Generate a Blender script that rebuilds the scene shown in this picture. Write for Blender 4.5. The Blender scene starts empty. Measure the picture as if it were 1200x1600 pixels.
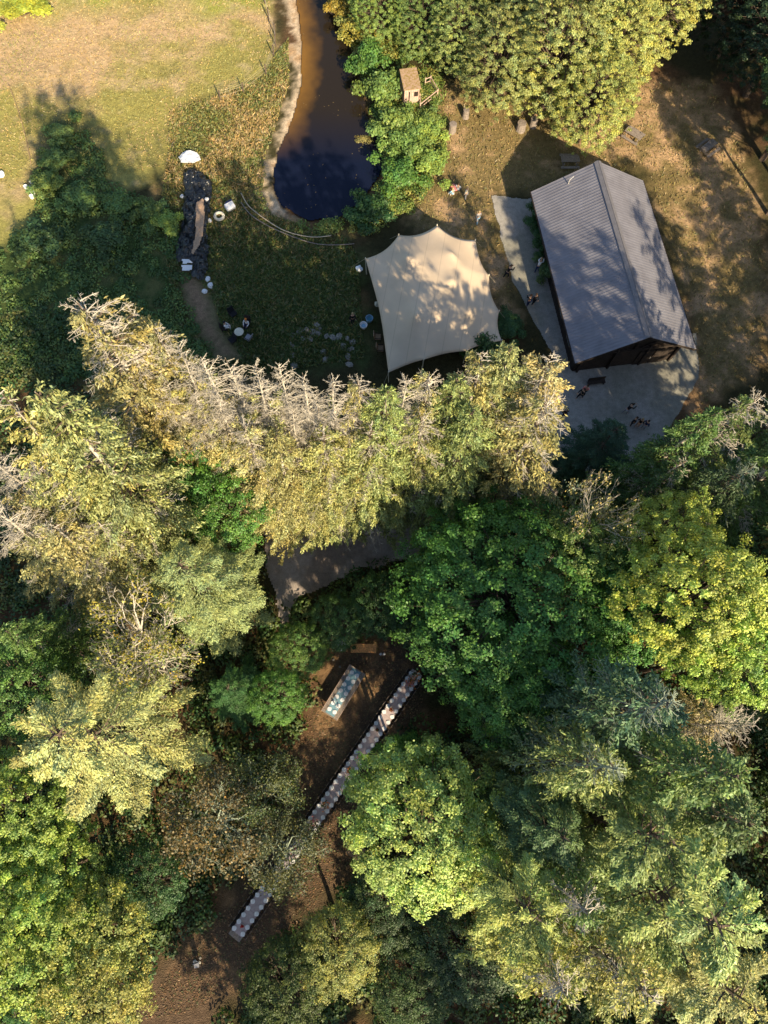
import bpy, bmesh, math, random
import numpy as np
from mathutils import Vector, Matrix
PI = math.pi; R = math.radians
S = bpy.context.scene; COL = S.collection

# ------------------------------------------------------------ camera, sky, sun, exposure
F = 1110.0; H = 58.0; RX = R(17.5); RY = R(-2.0)          # drone camera, 58 m up, tilted a little to the north
cam_d = bpy.data.cameras.new('camera'); cam = bpy.data.objects.new('camera', cam_d); COL.objects.link(cam)
cam_d.sensor_fit = 'VERTICAL'; cam_d.sensor_height = 24; cam_d.lens = 24*F/1600; cam_d.clip_end = 5000; cam_d.clip_start = .5
ROT = (Matrix.Rotation(RY, 3, 'Y') @ Matrix.Rotation(RX, 3, 'X'))
cam.matrix_world = Matrix.Translation((0, 0, H)) @ ROT.to_4x4(); S.camera = cam
S.render.resolution_x = 768; S.render.resolution_y = 1024

SAZ = R(-68.5); SEL = R(29.0)                              # towards the sun
sd = Vector((math.cos(SAZ)*math.cos(SEL), math.sin(SAZ)*math.cos(SEL), math.sin(SEL)))
sun_d = bpy.data.lights.new('sun', 'SUN'); sun_d.energy = 5; sun_d.angle = R(.5); sun_d.color = (1, .82, .55)
sun = bpy.data.objects.new('sun', sun_d); COL.objects.link(sun); sun.rotation_euler = sd.to_track_quat('Z', 'Y').to_euler(); sun.location = (0, 0, 90)
W = bpy.data.worlds.new('World'); S.world = W; W.use_nodes = True
nt = W.node_tree; bg = nt.nodes['Background']; sky = nt.nodes.new('ShaderNodeTexSky'); sky.sky_type = 'NISHITA'; sky.sun_disc = False
sky.sun_elevation = SEL; sky.sun_rotation = math.atan2(sd.x, sd.y); nt.links.new(sky.outputs[0], bg.inputs[0]); bg.inputs[1].default_value = .095
S.view_settings.view_transform = 'Standard'; S.view_settings.look = 'None'; S.view_settings.exposure = 1.02; S.view_settings.gamma = 1

def G(x, y, z=0.0):                                        # a measured photo point -> the world point at height z
    d = ROT @ Vector(((x-600)/F, (800-y)/F, -1)); t = (z-H)/d.z
    return Vector((0, 0, H)) + d*t
def Gn(p, z=0.0): return np.array([G(a, b, z)[:2] for a, b in p])

rng = np.random.default_rng(5); random.seed(5)

# ------------------------------------------------------------ helpers
def mesh_np(name, v, f, mats, tint=None, smooth=False):
    v = np.asarray(v, np.float32); f = np.asarray(f, np.int32); k = f.shape[1]; n = len(f)
    m = bpy.data.meshes.new(name); m.vertices.add(len(v)); m.vertices.foreach_set('co', v.ravel())
    m.loops.add(n*k); m.loops.foreach_set('vertex_index', f.ravel()); m.polygons.add(n)
    m.polygons.foreach_set('loop_start', np.arange(0, n*k, k, dtype=np.int32))
    m.polygons.foreach_set('use_smooth', np.full(n, smooth))
    if tint is not None:
        tint = np.asarray(tint, np.float32)
        if tint.ndim == 1: tint = np.stack([tint]*3, 1)
        a = m.attributes.new('tint', 'FLOAT_COLOR', 'POINT'); a.data.foreach_set('color', np.concatenate([tint, np.ones((len(v), 1), np.float32)], 1).ravel())
    m.materials.append(mats); m.update(calc_edges=True); m.validate(); return m
def link(name, mesh, parent=None, color=None):
    o = bpy.data.objects.new(name, mesh); COL.objects.link(o)
    if parent: o.parent = parent
    if color: o.color = (*color, 1)
    return o
def tag(o, label=None, cat=None, group=None, kind=None):
    if label: o['label'] = label
    if cat: o['category'] = cat
    if group: o['group'] = group
    if kind: o['kind'] = kind
    return o
def thing(name, label, cat, loc=(0, 0, 0), rz=0, group=None):
    o = bpy.data.objects.new(name, None); COL.objects.link(o); o.location = loc; o.rotation_euler = (0, 0, rz); o.empty_display_size = .2
    return tag(o, label, cat, group)
def dup(root, loc, rz=0, label=None, group=None, scale=None, name=None):
    def cp(o, p):
        c = o.copy(); COL.objects.link(c)
        if p: c.parent = p
        for ch in o.children: cp(ch, c)
        return c
    r = cp(root, None); r.location = loc; r.rotation_euler = (0, 0, rz)
    if scale: r.scale = scale
    if label: r['label'] = label
    if group: r['group'] = group
    return r
class MB:
    def __init__(s): s.v = []; s.f = []
    def add(s, v, f):
        n = len(s.v); s.v += [tuple(a) for a in v]; s.f += [tuple(i+n for i in q) for q in f]; return s
    def box(s, c, d, rz=0, rx=0, ry=0):
        M = Matrix.Rotation(rz, 3, 'Z') @ Matrix.Rotation(ry, 3, 'Y') @ Matrix.Rotation(rx, 3, 'X'); c = Vector(c)
        v = [c + M @ Vector((x*d[0]/2, y*d[1]/2, z*d[2]/2)) for x in (-1, 1) for y in (-1, 1) for z in (-1, 1)]
        return s.add(v, [(0, 1, 3, 2), (4, 6, 7, 5), (0, 4, 5, 1), (2, 3, 7, 6), (0, 2, 6, 4), (1, 5, 7, 3)])
    def tube(s, pts, rad, n=6, cap=True):
        pts = [Vector(p) for p in pts]; rad = rad if hasattr(rad, '__len__') else [rad]*len(pts); v = []; f = []
        for i, p in enumerate(pts):
            t = (pts[min(i+1, len(pts)-1)]-pts[max(i-1, 0)]).normalized(); a = t.cross(Vector((0, 0, 1)))
            if a.length < .05: a = t.cross(Vector((0, 1, 0)))
            a.normalize(); b = t.cross(a)
            v += [p + (a*math.cos(2*PI*k/n)+b*math.sin(2*PI*k/n))*rad[i] for k in range(n)]
        for i in range(len(pts)-1):
            for k in range(n): f.append((i*n+k, i*n+(k+1) % n, (i+1)*n+(k+1) % n, (i+1)*n+k))
        if cap: f.append(tuple(range(n))[::-1]); f.append(tuple(range((len(pts)-1)*n, len(pts)*n)))
        return s.add(v, f)
    def lathe(s, prof, c=(0, 0, 0), n=14):
        v = []; f = []
        for r, z in prof: v += [(c[0]+r*math.cos(2*PI*k/n), c[1]+r*math.sin(2*PI*k/n), c[2]+z) for k in range(n)]
        for i in range(len(prof)-1):
            for k in range(n): f.append((i*n+k, i*n+(k+1) % n, (i+1)*n+(k+1) % n, (i+1)*n+k))
        f.append(tuple(range(n))[::-1]); f.append(tuple(range((len(prof)-1)*n, len(prof)*n)))
        return s.add(v, f)
    def build(s, name, mat, parent=None, smooth=False, bevel=0):
        m = bpy.data.meshes.new(name); m.from_pydata(s.v, [], s.f); m.materials.append(mat)
        if smooth: m.polygons.foreach_set('use_smooth', [True]*len(m.polygons))
        o = link(name, m, parent)
        if bevel: b = o.modifiers.new('bevel', 'BEVEL'); b.width = bevel; b.segments = 1
        return o

# value noise for the terrain and the masks
def vn(x, y, sc, seed=0):
    x = np.asarray(x)/sc+1000; y = np.asarray(y)/sc+1000; xi = np.floor(x).astype(np.int64); yi = np.floor(y).astype(np.int64); fx = x-xi; fy = y-yi
    fx = fx*fx*(3-2*fx); fy = fy*fy*(3-2*fy)
    def h(a, b):
        n = (a*374761393 + b*668265263 + seed*982451653) & 0xffffffff; n = ((n ^ (n >> 13))*1274126177) & 0xffffffff; return ((n ^ (n >> 16)) & 0xffff)/65535.
    return (h(xi, yi)*(1-fx)+h(xi+1, yi)*fx)*(1-fy)+(h(xi, yi+1)*(1-fx)+h(xi+1, yi+1)*fx)*fy
def fbm(x, y, sc, seed=0, o=4):
    r = 0; a = .5; t = 0
    for i in range(o): r = r+a*vn(x, y, sc, seed+i*7); t += a; a *= .55; sc *= .47
    return r/t
def sdist(px, py, poly):                                   # >0 inside
    px = np.asarray(px, float); py = np.asarray(py, float); ins = np.zeros(px.shape, bool); d = np.full(px.shape, 1e9); n = len(poly)
    for i in range(n):
        x1, y1 = poly[i]; x2, y2 = poly[(i+1) % n]
        if y1 != y2: ins ^= ((y1 > py) != (y2 > py)) & (px < (x2-x1)*(py-y1)/(y2-y1)+x1)
        dx, dy = x2-x1, y2-y1; L = dx*dx+dy*dy+1e-9; t = np.clip(((px-x1)*dx+(py-y1)*dy)/L, 0, 1)
        d = np.minimum(d, np.hypot(px-x1-t*dx, py-y1-t*dy))
    return np.where(ins, d, -d)

# ------------------------------------------------------------ materials
def mat_new(name):
    m = bpy.data.materials.new(name); m.use_nodes = True; t = m.node_tree; b = t.nodes['Principled BSDF']; return m, t, b
def nd(t, k, **kw):
    n = t.nodes.new('ShaderNode'+k)
    for a, v in kw.items(): setattr(n, a, v)
    return n
def simple(name, col, rough=.7, noise=.25, sc=6., bump=.15, metal=0, col2=None, spec=.3):
    m, t, b = mat_new(name); tc = nd(t, 'TexCoord'); n = nd(t, 'TexNoise'); n.inputs['Scale'].default_value = sc; n.inputs['Detail'].default_value = 6
    t.links.new(tc.outputs['Object'], n.inputs['Vector']); r = nd(t, 'ValToRGB'); e = r.color_ramp.elements
    c2 = col2 or tuple(c*(1-noise) for c in col); c1 = col if col2 else tuple(min(1, c*(1+noise)) for c in col)
    e[0].position = .33; e[1].position = .67; e[0].color = (*c2, 1); e[1].color = (*c1, 1)
    t.links.new(n.outputs['Fac'], r.inputs[0]); t.links.new(r.outputs[0], b.inputs['Base Color'])
    b.inputs['Roughness'].default_value = rough; b.inputs['Metallic'].default_value = metal; b.inputs['Specular IOR Level'].default_value = spec
    if bump: bp = nd(t, 'Bump'); bp.inputs['Strength'].default_value = bump; bp.inputs['Distance'].default_value = .05; t.links.new(n.outputs['Fac'], bp.inputs['Height']); t.links.new(bp.outputs[0], b.inputs['Normal'])
    return m
def foliage(name, trans=.28):
    m, t, b = mat_new(name); t.nodes.remove(b); out = t.nodes['Material Output']
    oi = nd(t, 'ObjectInfo'); at = nd(t, 'Attribute', attribute_name='tint'); mul = nd(t, 'MixRGB', blend_type='MULTIPLY'); mul.inputs[0].default_value = 1
    t.links.new(oi.outputs['Color'], mul.inputs[1]); t.links.new(at.outputs['Color'], mul.inputs[2])
    d = nd(t, 'BsdfDiffuse'); tr = nd(t, 'BsdfTranslucent'); g = nd(t, 'BsdfGlossy'); g.inputs['Roughness'].default_value = .5; g.inputs['Color'].default_value = (.8, .85, .8, 1)
    warm = nd(t, 'MixRGB', blend_type='MULTIPLY'); warm.inputs[0].default_value = 1; warm.inputs[2].default_value = (1.05, 1.3, .5, 1)
    mx = nd(t, 'MixShader'); mx.inputs[0].default_value = trans; mg = nd(t, 'MixShader'); mg.inputs[0].default_value = .03
    t.links.new(mul.outputs[0], d.inputs[0]); t.links.new(mul.outputs[0], warm.inputs[1]); t.links.new(warm.outputs[0], tr.inputs[0])
    t.links.new(d.outputs[0], mx.inputs[1]); t.links.new(tr.outputs[0], mx.inputs[2]); t.links.new(mx.outputs[0], mg.inputs[1]); t.links.new(g.outputs[0], mg.inputs[2]); t.links.new(mg.outputs[0], out.inputs[0]); return m
M = dict(
    leaf=foliage('leaf'), needle=foliage('needle', .18), grass=foliage('grass_blade', .2),
    bark=simple('bark', (.11, .08, .06), .9, .4, 9, .5), dead=simple('dead_wood', (.43, .39, .32), .85, .3, 7, .2),
    lichen=simple('lichen_wood', (.22, .26, .19), .85, .3, 7, .2),
    roof=simple('roof_metal', (.235, .23, .26), .5, .1, .9, .03, .1, spec=.4, col2=(.185, .18, .205)), ridge=simple('ridge_metal', (.2, .19, .2), .5, .1, 3, .05, .2),
    darkwood=simple('dark_wood', (.03, .022, .018), .8, .4, 5, .3), wood=simple('plain_wood', (.3, .2, .12), .75, .3, 8, .2), greywood=simple('weathered_wood', (.24, .2, .17), .8, .3, 8, .25),
    orange=simple('orange_wood', (.78, .36, .13), .7, .3, 8, .2), pinkwood=simple('pale_board', (.5, .36, .29), .8, .22, 7, .2), moss=simple('mossy_roof', (.4, .27, .2), .9, .3, 5, .5, col2=(.24, .17, .05)),
    canvas=simple('tent_canvas', (.62, .49, .35), .8, .08, .5, .05), white=simple('white_cloth', (.8, .8, .8), .7, .06, 8, .2), whitep=simple('white_china', (.82, .82, .82), .35, .03, 8, 0),
    cream=simple('cream', (.7, .64, .5), .7, .1, 8, .1), black=simple('black_plastic', (.012, .014, .018), .28, .5, 5, .9, spec=.6), blackc=simple('black_cloth', (.012, .012, .016), .8, .3, 8, .1),
    navy=simple('navy_cloth', (.02, .03, .09), .8, .2, 8, .1), blue=simple('pale_blue', (.22, .4, .55), .7, .12, 8, .1), bluec=simple('blue_cloth', (.17, .31, .38), .8, .1, 6, .1), skin=simple('skin', (.5, .3, .2), .6, .05, 8, 0),
    hair=simple('brown_hair', (.06, .035, .02), .7, .2, 20, .2), blond=simple('fair_hair', (.4, .28, .14), .7, .2, 20, .2), ginger=simple('orange_hair', (.75, .22, .03), .7, .2, 20, .2), grey=simple('grey_cloth', (.3, .3, .32), .8, .1, 8, .1),
    pink=simple('pink_petal', (.7, .25, .24), .6, .2, 20, .1), red=simple('red_petal', (.5, .03, .03), .6, .2, 20, .1), oran=simple('orange_petal', (.8, .25, .04), .6, .2, 20, .1), stem=simple('green_stem', (.06, .12, .03), .7, .2, 20, .1),
    metal=simple('pale_metal', (.6, .58, .55), .4, .1, 8, 0, .5), rope=simple('rope', (.5, .42, .3), .8, .2, 20, .1), stone=simple('stone', (.26, .24, .21), .85, .3, 5, .4), sand=simple('tan_board', (.42, .28, .18), .85, .2, 5, .2),
    runner=simple('grey_runner', (.44, .36, .36), .8, .12, 6, .1), glass=simple('clear_glass', (.75, .8, .85), .15, .05, 5, 0), teal=simple('teal_plastic', (.06, .22, .3), .5, .1, 6, 0))

cm = M['canvas']; t = cm.node_tree; wv = nd(t, 'TexWave', wave_type='BANDS', bands_direction='X'); wv.inputs['Scale'].default_value = .21; tc = nd(t, 'TexCoord'); mp = nd(t, 'Mapping'); mp.inputs['Rotation'].default_value = (0, 0, .17); t.links.new(tc.outputs['Object'], mp.inputs[0]); t.links.new(mp.outputs[0], wv.inputs[0])
rr = nd(t, 'ValToRGB'); rr.color_ramp.elements[0].position = .0; rr.color_ramp.elements[0].color = (.8, .8, .8, 1); rr.color_ramp.elements[1].position = .006; rr.color_ramp.elements[1].color = (1, 1, 1, 1); t.links.new(wv.outputs['Fac'], rr.inputs[0])
ml = nd(t, 'MixRGB', blend_type='MULTIPLY'); ml.inputs[0].default_value = 1; b_ = t.nodes['Principled BSDF']; t.links.new(b_.inputs['Base Color'].links[0].from_socket, ml.inputs[1]); t.links.new(rr.outputs[0], ml.inputs[2]); t.links.new(ml.outputs[0], b_.inputs['Base Color'])
# ------------------------------------------------------------ ground
pond_px = [(452, -60), (462, 0), (470, 60), (471, 130), (456, 190), (433, 240), (425, 290), (440, 325), (480, 346), (530, 342), (570, 312), (596, 270), (599, 228), (582, 200), (562, 130), (549, 80), (532, 40), (512, 0), (500, -60)]
sand_px = [(444, -60), (450, 0), (458, 60), (460, 130), (440, 200), (422, 255), (412, 300), (428, 335), (445, 335), (434, 300), (440, 245), (464, 190), (478, 130), (476, 60), (468, 0), (458, -60)]
meadow_px = [(-300, -200), (430, -200), (418, 0), (432, 60), (428, 88), (412, 120), (380, 138), (343, 152), (300, 165), (272, 205), (268, 260), (200, 300), (150, 330), (60, 380), (-60, 430), (-500, 500)]
yard_px = [(766, 305), (822, 312), (850, 300), (935, 560), (1088, 520), (1092, 590), (1065, 640), (1040, 680), (1020, 740), (960, 750), (880, 770), (822, 700), (850, 600), (866, 560), (800, 440)]
path_px = [(640, 990), (672, 1030), (660, 1085), (585, 1240), (560, 1340), (520, 1400), (420, 1500), (350, 1570), (320, 1700), (150, 1700), (170, 1560), (290, 1480), (350, 1400), (440, 1300), (455, 1180), (500, 1060), (540, 1000)]
road_px = [(410, 835), (430, 780), (660, 800), (700, 790), (830, 700), (880, 700), (890, 770), (720, 850), (640, 870), (530, 905), (470, 930), (440, 985), (415, 890)]
dry_px = [(660, 130), (1110, 130), (1160, 240), (1200, 420), (1190, 560), (1090, 640), (1088, 520), (1010, 260), (830, 300), (766, 300), (800, 440), (800, 500), (660, 360), (640, 330), (680, 260), (680, 190)]
dirt2_px = [(286, 420), (305, 430), (330, 470), (345, 520), (375, 560), (340, 560), (300, 500), (285, 450)]
rough_px = [(265, 170), (345, 150), (412, 120), (428, 90), (450, 60), (452, 130), (412, 255), (425, 335), (480, 355), (540, 370), (560, 400), (570, 560), (330, 600), (270, 480), (250, 330), (262, 250)]
PW = {k: Gn(v) for k, v in dict(pond=pond_px, sand=sand_px, meadow=meadow_px, yard=yard_px, path=path_px, road=road_px, dry=dry_px, dirt2=dirt2_px, rough=rough_px).items()}
def gheight(x, y):
    z = (fbm(x, y, 9, 3)-.5)*.5 + (fbm(x, y, 1.6, 9, 3)-.5)*.12
    sp = sdist(x, y, PW['pond']); z = np.where(sp > -2.5, z*np.clip(-sp/2.5, 0, 1), z)
    z = z - .7*np.clip((sp+.2)/1.5, 0, 1)
    f = np.ones_like(z)
    for k in ('yard', 'road', 'path'): f = np.minimum(f, np.clip(.12-sdist(x, y, PW[k])*.6, .08, 1))
    return z*f
xs = np.concatenate([[-2500, -900, -350, -150, -95], np.arange(-66, 72, .3), [95, 150, 350, 900, 2500]]); ys = np.concatenate([[-2500, -900, -300, -110, -60], np.arange(-38, 100, .3), [120, 180, 350, 900, 2500]])
XX, YY = np.meshgrid(xs, ys); gx, gy = XX.ravel(), YY.ravel(); gz = gheight(gx, gy)
def lin(*c): return np.array(c)
n1 = fbm(gx, gy, 6, 11); n2 = fbm(gx, gy, 1.3, 21); n3 = fbm(gx, gy, 16, 31)
def mix(a, b, t): t = np.clip(t, 0, 1)[:, None]; return a*(1-t)+b*t
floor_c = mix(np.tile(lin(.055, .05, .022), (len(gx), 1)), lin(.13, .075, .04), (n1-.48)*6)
c = floor_c
def lay(c, key, col, soft=.6, jag=1.2): return mix(c, col, .5+(sdist(gx, gy, PW[key])+(n2-.5)*jag*2)/soft/2)
rough = mix(np.tile(lin(.15, .13, .05), (len(gx), 1)), lin(.33, .2, .1), (n1+n2-.98)*5)
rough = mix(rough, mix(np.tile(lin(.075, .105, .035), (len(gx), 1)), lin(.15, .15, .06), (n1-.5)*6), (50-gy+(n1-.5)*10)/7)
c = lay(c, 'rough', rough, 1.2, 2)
PW['thick'] = Gn([(80, 190), (125, 175), (150, 215), (170, 290), (272, 340), (288, 425), (300, 500), (330, 580), (100, 590), (-150, 640), (-150, 420), (40, 370), (62, 320), (50, 285)])
bd = gy-(.32*(gx+35)+69)
fieldc = mix(np.tile(lin(.32, .29, .09), (len(gx), 1)), lin(.52, .37, .21), .25+.9*np.exp(-(bd/6)**2)+(n3*.5+n1*.6-.58)*5+(n2-.5)*1.2)
fieldc = mix(fieldc, lin(.33, .34, .08), (gy-74+(n1-.5)*10)*.25)
fieldc = mix(fieldc, lin(.52, .41, .24), (n2-.6)*3)
c = lay(c, 'meadow', fieldc, .8, 1.2)
dry = mix(np.tile(lin(.24, .18, .08), (len(gx), 1)), lin(.48, .32, .18), (n1+n2-.95)*4)
c = lay(c, 'dry', dry, 1.2, 1.5)
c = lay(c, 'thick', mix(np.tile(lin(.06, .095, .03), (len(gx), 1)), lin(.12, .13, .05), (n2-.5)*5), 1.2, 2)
c = lay(c, 'dirt2', mix(np.tile(lin(.3, .2, .13), (len(gx), 1)), lin(.2, .16, .08), (n2-.5)*5), .8, 1)
c = lay(c, 'sand', mix(np.tile(lin(.72, .57, .4), (len(gx), 1)), lin(.45, .3, .17), (n2-.55)*6), .9, 2.6)
c = lay(c, 'path', mix(np.tile(lin(.125, .085, .055), (len(gx), 1)), lin(.27, .17, .09), (n1+n2-1.05)*5), 1.2, 1.6)
c = mix(c, lin(.12, .07, .03), sdist(gx, gy, PW['pond'])*1.5+.3)
ni, nj = len(ys), len(xs); idx = np.arange(ni*nj).reshape(ni, nj)
quads = np.stack([idx[:-1, :-1], idx[:-1, 1:], idx[1:, 1:], idx[1:, :-1]], -1).reshape(-1, 4)
def ground_mat(name, gravel=False):
    m, t, b = mat_new(name); tc = nd(t, 'TexCoord'); at = nd(t, 'Attribute', attribute_name='tint'); b.inputs['Roughness'].default_value = .95; b.inputs['Specular IOR Level'].default_value = .1
    a = nd(t, 'TexNoise'); a.inputs['Scale'].default_value = 2.2; a.inputs['Detail'].default_value = 9; a.inputs['Roughness'].default_value = .72
    f = nd(t, 'TexNoise'); f.inputs['Scale'].default_value = 14 if not gravel else 20; f.inputs['Detail'].default_value = 4
    for n in (a, f): t.links.new(tc.outputs['Object'], n.inputs['Vector'])
    r = nd(t, 'MapRange'); r.inputs[1].default_value = .3; r.inputs[2].default_value = .7; r.inputs[3].default_value = .66 if not gravel else .72; r.inputs[4].default_value = 1.34 if not gravel else 1.2; t.links.new(a.outputs['Fac'], r.inputs[0])
    r2 = nd(t, 'MapRange'); r2.inputs[1].default_value = .3; r2.inputs[2].default_value = .7; r2.inputs[3].default_value = .7; r2.inputs[4].default_value = 1.3; t.links.new(f.outputs['Fac'], r2.inputs[0])
    k = nd(t, 'Math', operation='MULTIPLY'); t.links.new(r.outputs[0], k.inputs[0]); t.links.new(r2.outputs[0], k.inputs[1])
    v = nd(t, 'VectorMath', operation='SCALE'); t.links.new(at.outputs['Color'], v.inputs[0]); t.links.new(k.outputs[0], v.inputs['Scale']); t.links.new(v.outputs[0], b.inputs['Base Color'])
    bp = nd(t, 'Bump'); bp.inputs['Strength'].default_value = .8 if not gravel else .35; bp.inputs['Distance'].default_value = .12 if not gravel else .04; t.links.new(k.outputs[0], bp.inputs['Height']); t.links.new(bp.outputs[0], b.inputs['Normal']); return m
gm = ground_mat('soil_and_grass'); grm = ground_mat('gravel', True)
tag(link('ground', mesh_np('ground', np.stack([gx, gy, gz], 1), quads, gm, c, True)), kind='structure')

def sheet(name, key, z, mat, colf, jag=.5, step=.35):
    poly = PW[key]; x0, y0 = poly.min(0)-1; x1, y1 = poly.max(0)+1; a = np.arange(x0, x1, step); b = np.arange(y0, y1, step); X, Y = np.meshgrid(a, b)
    ok = sdist(X, Y, poly)+(fbm(X, Y, 1.5, 77, 3)-.5)*2*jag > 0; id = np.arange(X.size).reshape(X.shape)
    q = np.stack([id[:-1, :-1], id[:-1, 1:], id[1:, 1:], id[1:, :-1]], -1)[ok[:-1, :-1] & ok[1:, 1:] & ok[1:, :-1] & ok[:-1, 1:]].reshape(-1, 4)
    X, Y = X.ravel(), Y.ravel(); use = np.unique(q); mp = -np.ones(X.size, int); mp[use] = np.arange(len(use)); X, Y = X[use], Y[use]; q = mp[q]
    zz = (gheight(X, Y)+z) if z is not None else np.zeros_like(X)+.02
    return tag(link(name, mesh_np(name, np.stack([X, Y, zz], 1), q, mat, colf(X, Y), True)), kind='structure')
def mixc(a, b, t): t = np.clip(t, 0, 1)[:, None]; return np.array(a)*(1-t)+np.array(b)*t
sheet('gravel_yard', 'yard', .05, grm, lambda x, y: mixc((.33, .31, .28), (.26, .25, .21), (fbm(x, y, 5, 4)-.42)*5), .18, .075)
sheet('dirt_road', 'road', .05, grm, lambda x, y: mixc((.36, .31, .28), (.25, .2, .17), (fbm(x, y, 3, 5)-.42)*5), .5, .14)
# pond: still water over a brown bed
wm, t, b = mat_new('pond_water'); at = nd(t, 'Attribute', attribute_name='tint'); t.links.new(at.outputs['Color'], b.inputs['Base Color']); b.inputs['Roughness'].default_value = .06; b.inputs['IOR'].default_value = 1.33
nz = nd(t, 'TexNoise'); nz.inputs['Scale'].default_value = 2.5; nz.inputs['Detail'].default_value = 5; bp = nd(t, 'Bump'); bp.inputs['Strength'].default_value = .12; t.links.new(nz.outputs[0], bp.inputs['Height']); t.links.new(bp.outputs[0], b.inputs['Normal'])
lb = Gn([(452, -60), (462, 0), (470, 60), (471, 130), (456, 190), (433, 240)])
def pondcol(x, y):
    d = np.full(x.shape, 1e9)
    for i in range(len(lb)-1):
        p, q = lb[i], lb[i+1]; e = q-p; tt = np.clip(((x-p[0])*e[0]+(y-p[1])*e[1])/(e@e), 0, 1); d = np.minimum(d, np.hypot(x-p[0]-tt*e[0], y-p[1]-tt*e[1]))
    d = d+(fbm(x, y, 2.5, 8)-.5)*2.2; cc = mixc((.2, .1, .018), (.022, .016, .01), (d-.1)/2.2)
    g = Gn([(500, 205)])[0]; sunless = np.clip((g[1]+3-y)/7, 0, 1)  # southern water goes blue-black: tree shade and sky reflection put into the colour
    return mixc(cc, (.006, .009, .025), sunless)
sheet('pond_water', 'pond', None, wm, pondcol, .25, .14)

# ------------------------------------------------------------ foliage makers
def diamonds(c, d, n, L, w, tint):                         # c centres, d directions, n side vectors -> pointed leaf faces
    N = len(c); L = np.broadcast_to(L, N)[:, None]; w = np.broadcast_to(w, N)[:, None]
    v = np.stack([c-d*L*.5, c+n*w*.5-d*L*.05, c+d*L*.5, c-n*w*.5-d*L*.05], 1).reshape(-1, 3)
    return v, np.arange(N*4).reshape(N, 4), np.repeat(tint, 4, axis=0)
def unit(a): return a/(np.linalg.norm(a, axis=-1, keepdims=True)+1e-9)
def sticks(a, b, ra, rb):                                  # thin three-sided sticks a->b
    d = unit(b-a); s = unit(np.cross(d, [0.1, .05, 1.])); u = np.cross(d, s); V = []; N = len(a)
    for p, r in ((a, ra), (b, rb)):
        for k in range(3): V.append(p+(s*math.cos(2.094*k)+u*math.sin(2.094*k))*np.broadcast_to(r, N)[:, None])
    v = np.stack(V, 1).reshape(-1, 3); f = []; o = np.arange(N)[:, None]*6
    for k in range(3): f.append(o+np.array([[k, (k+1) % 3, 3+(k+1) % 3, 3+k]]))
    return v, np.concatenate(f)
def join(parts):
    V = []; Fc = []; n = 0
    for v, f in parts: V.append(v); Fc.append(f+n); n += len(v)
    return np.concatenate(V), np.concatenate(Fc)
def tint_rand(rg, n, dv=.25, warm=.12):
    b = 1+rg.normal(0, dv, n); w = rg.normal(0, warm, n); return np.clip(np.stack([b*(1+w), b*(1+w*.25), b*(1-w)], 1), .15, 2.2)

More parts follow.
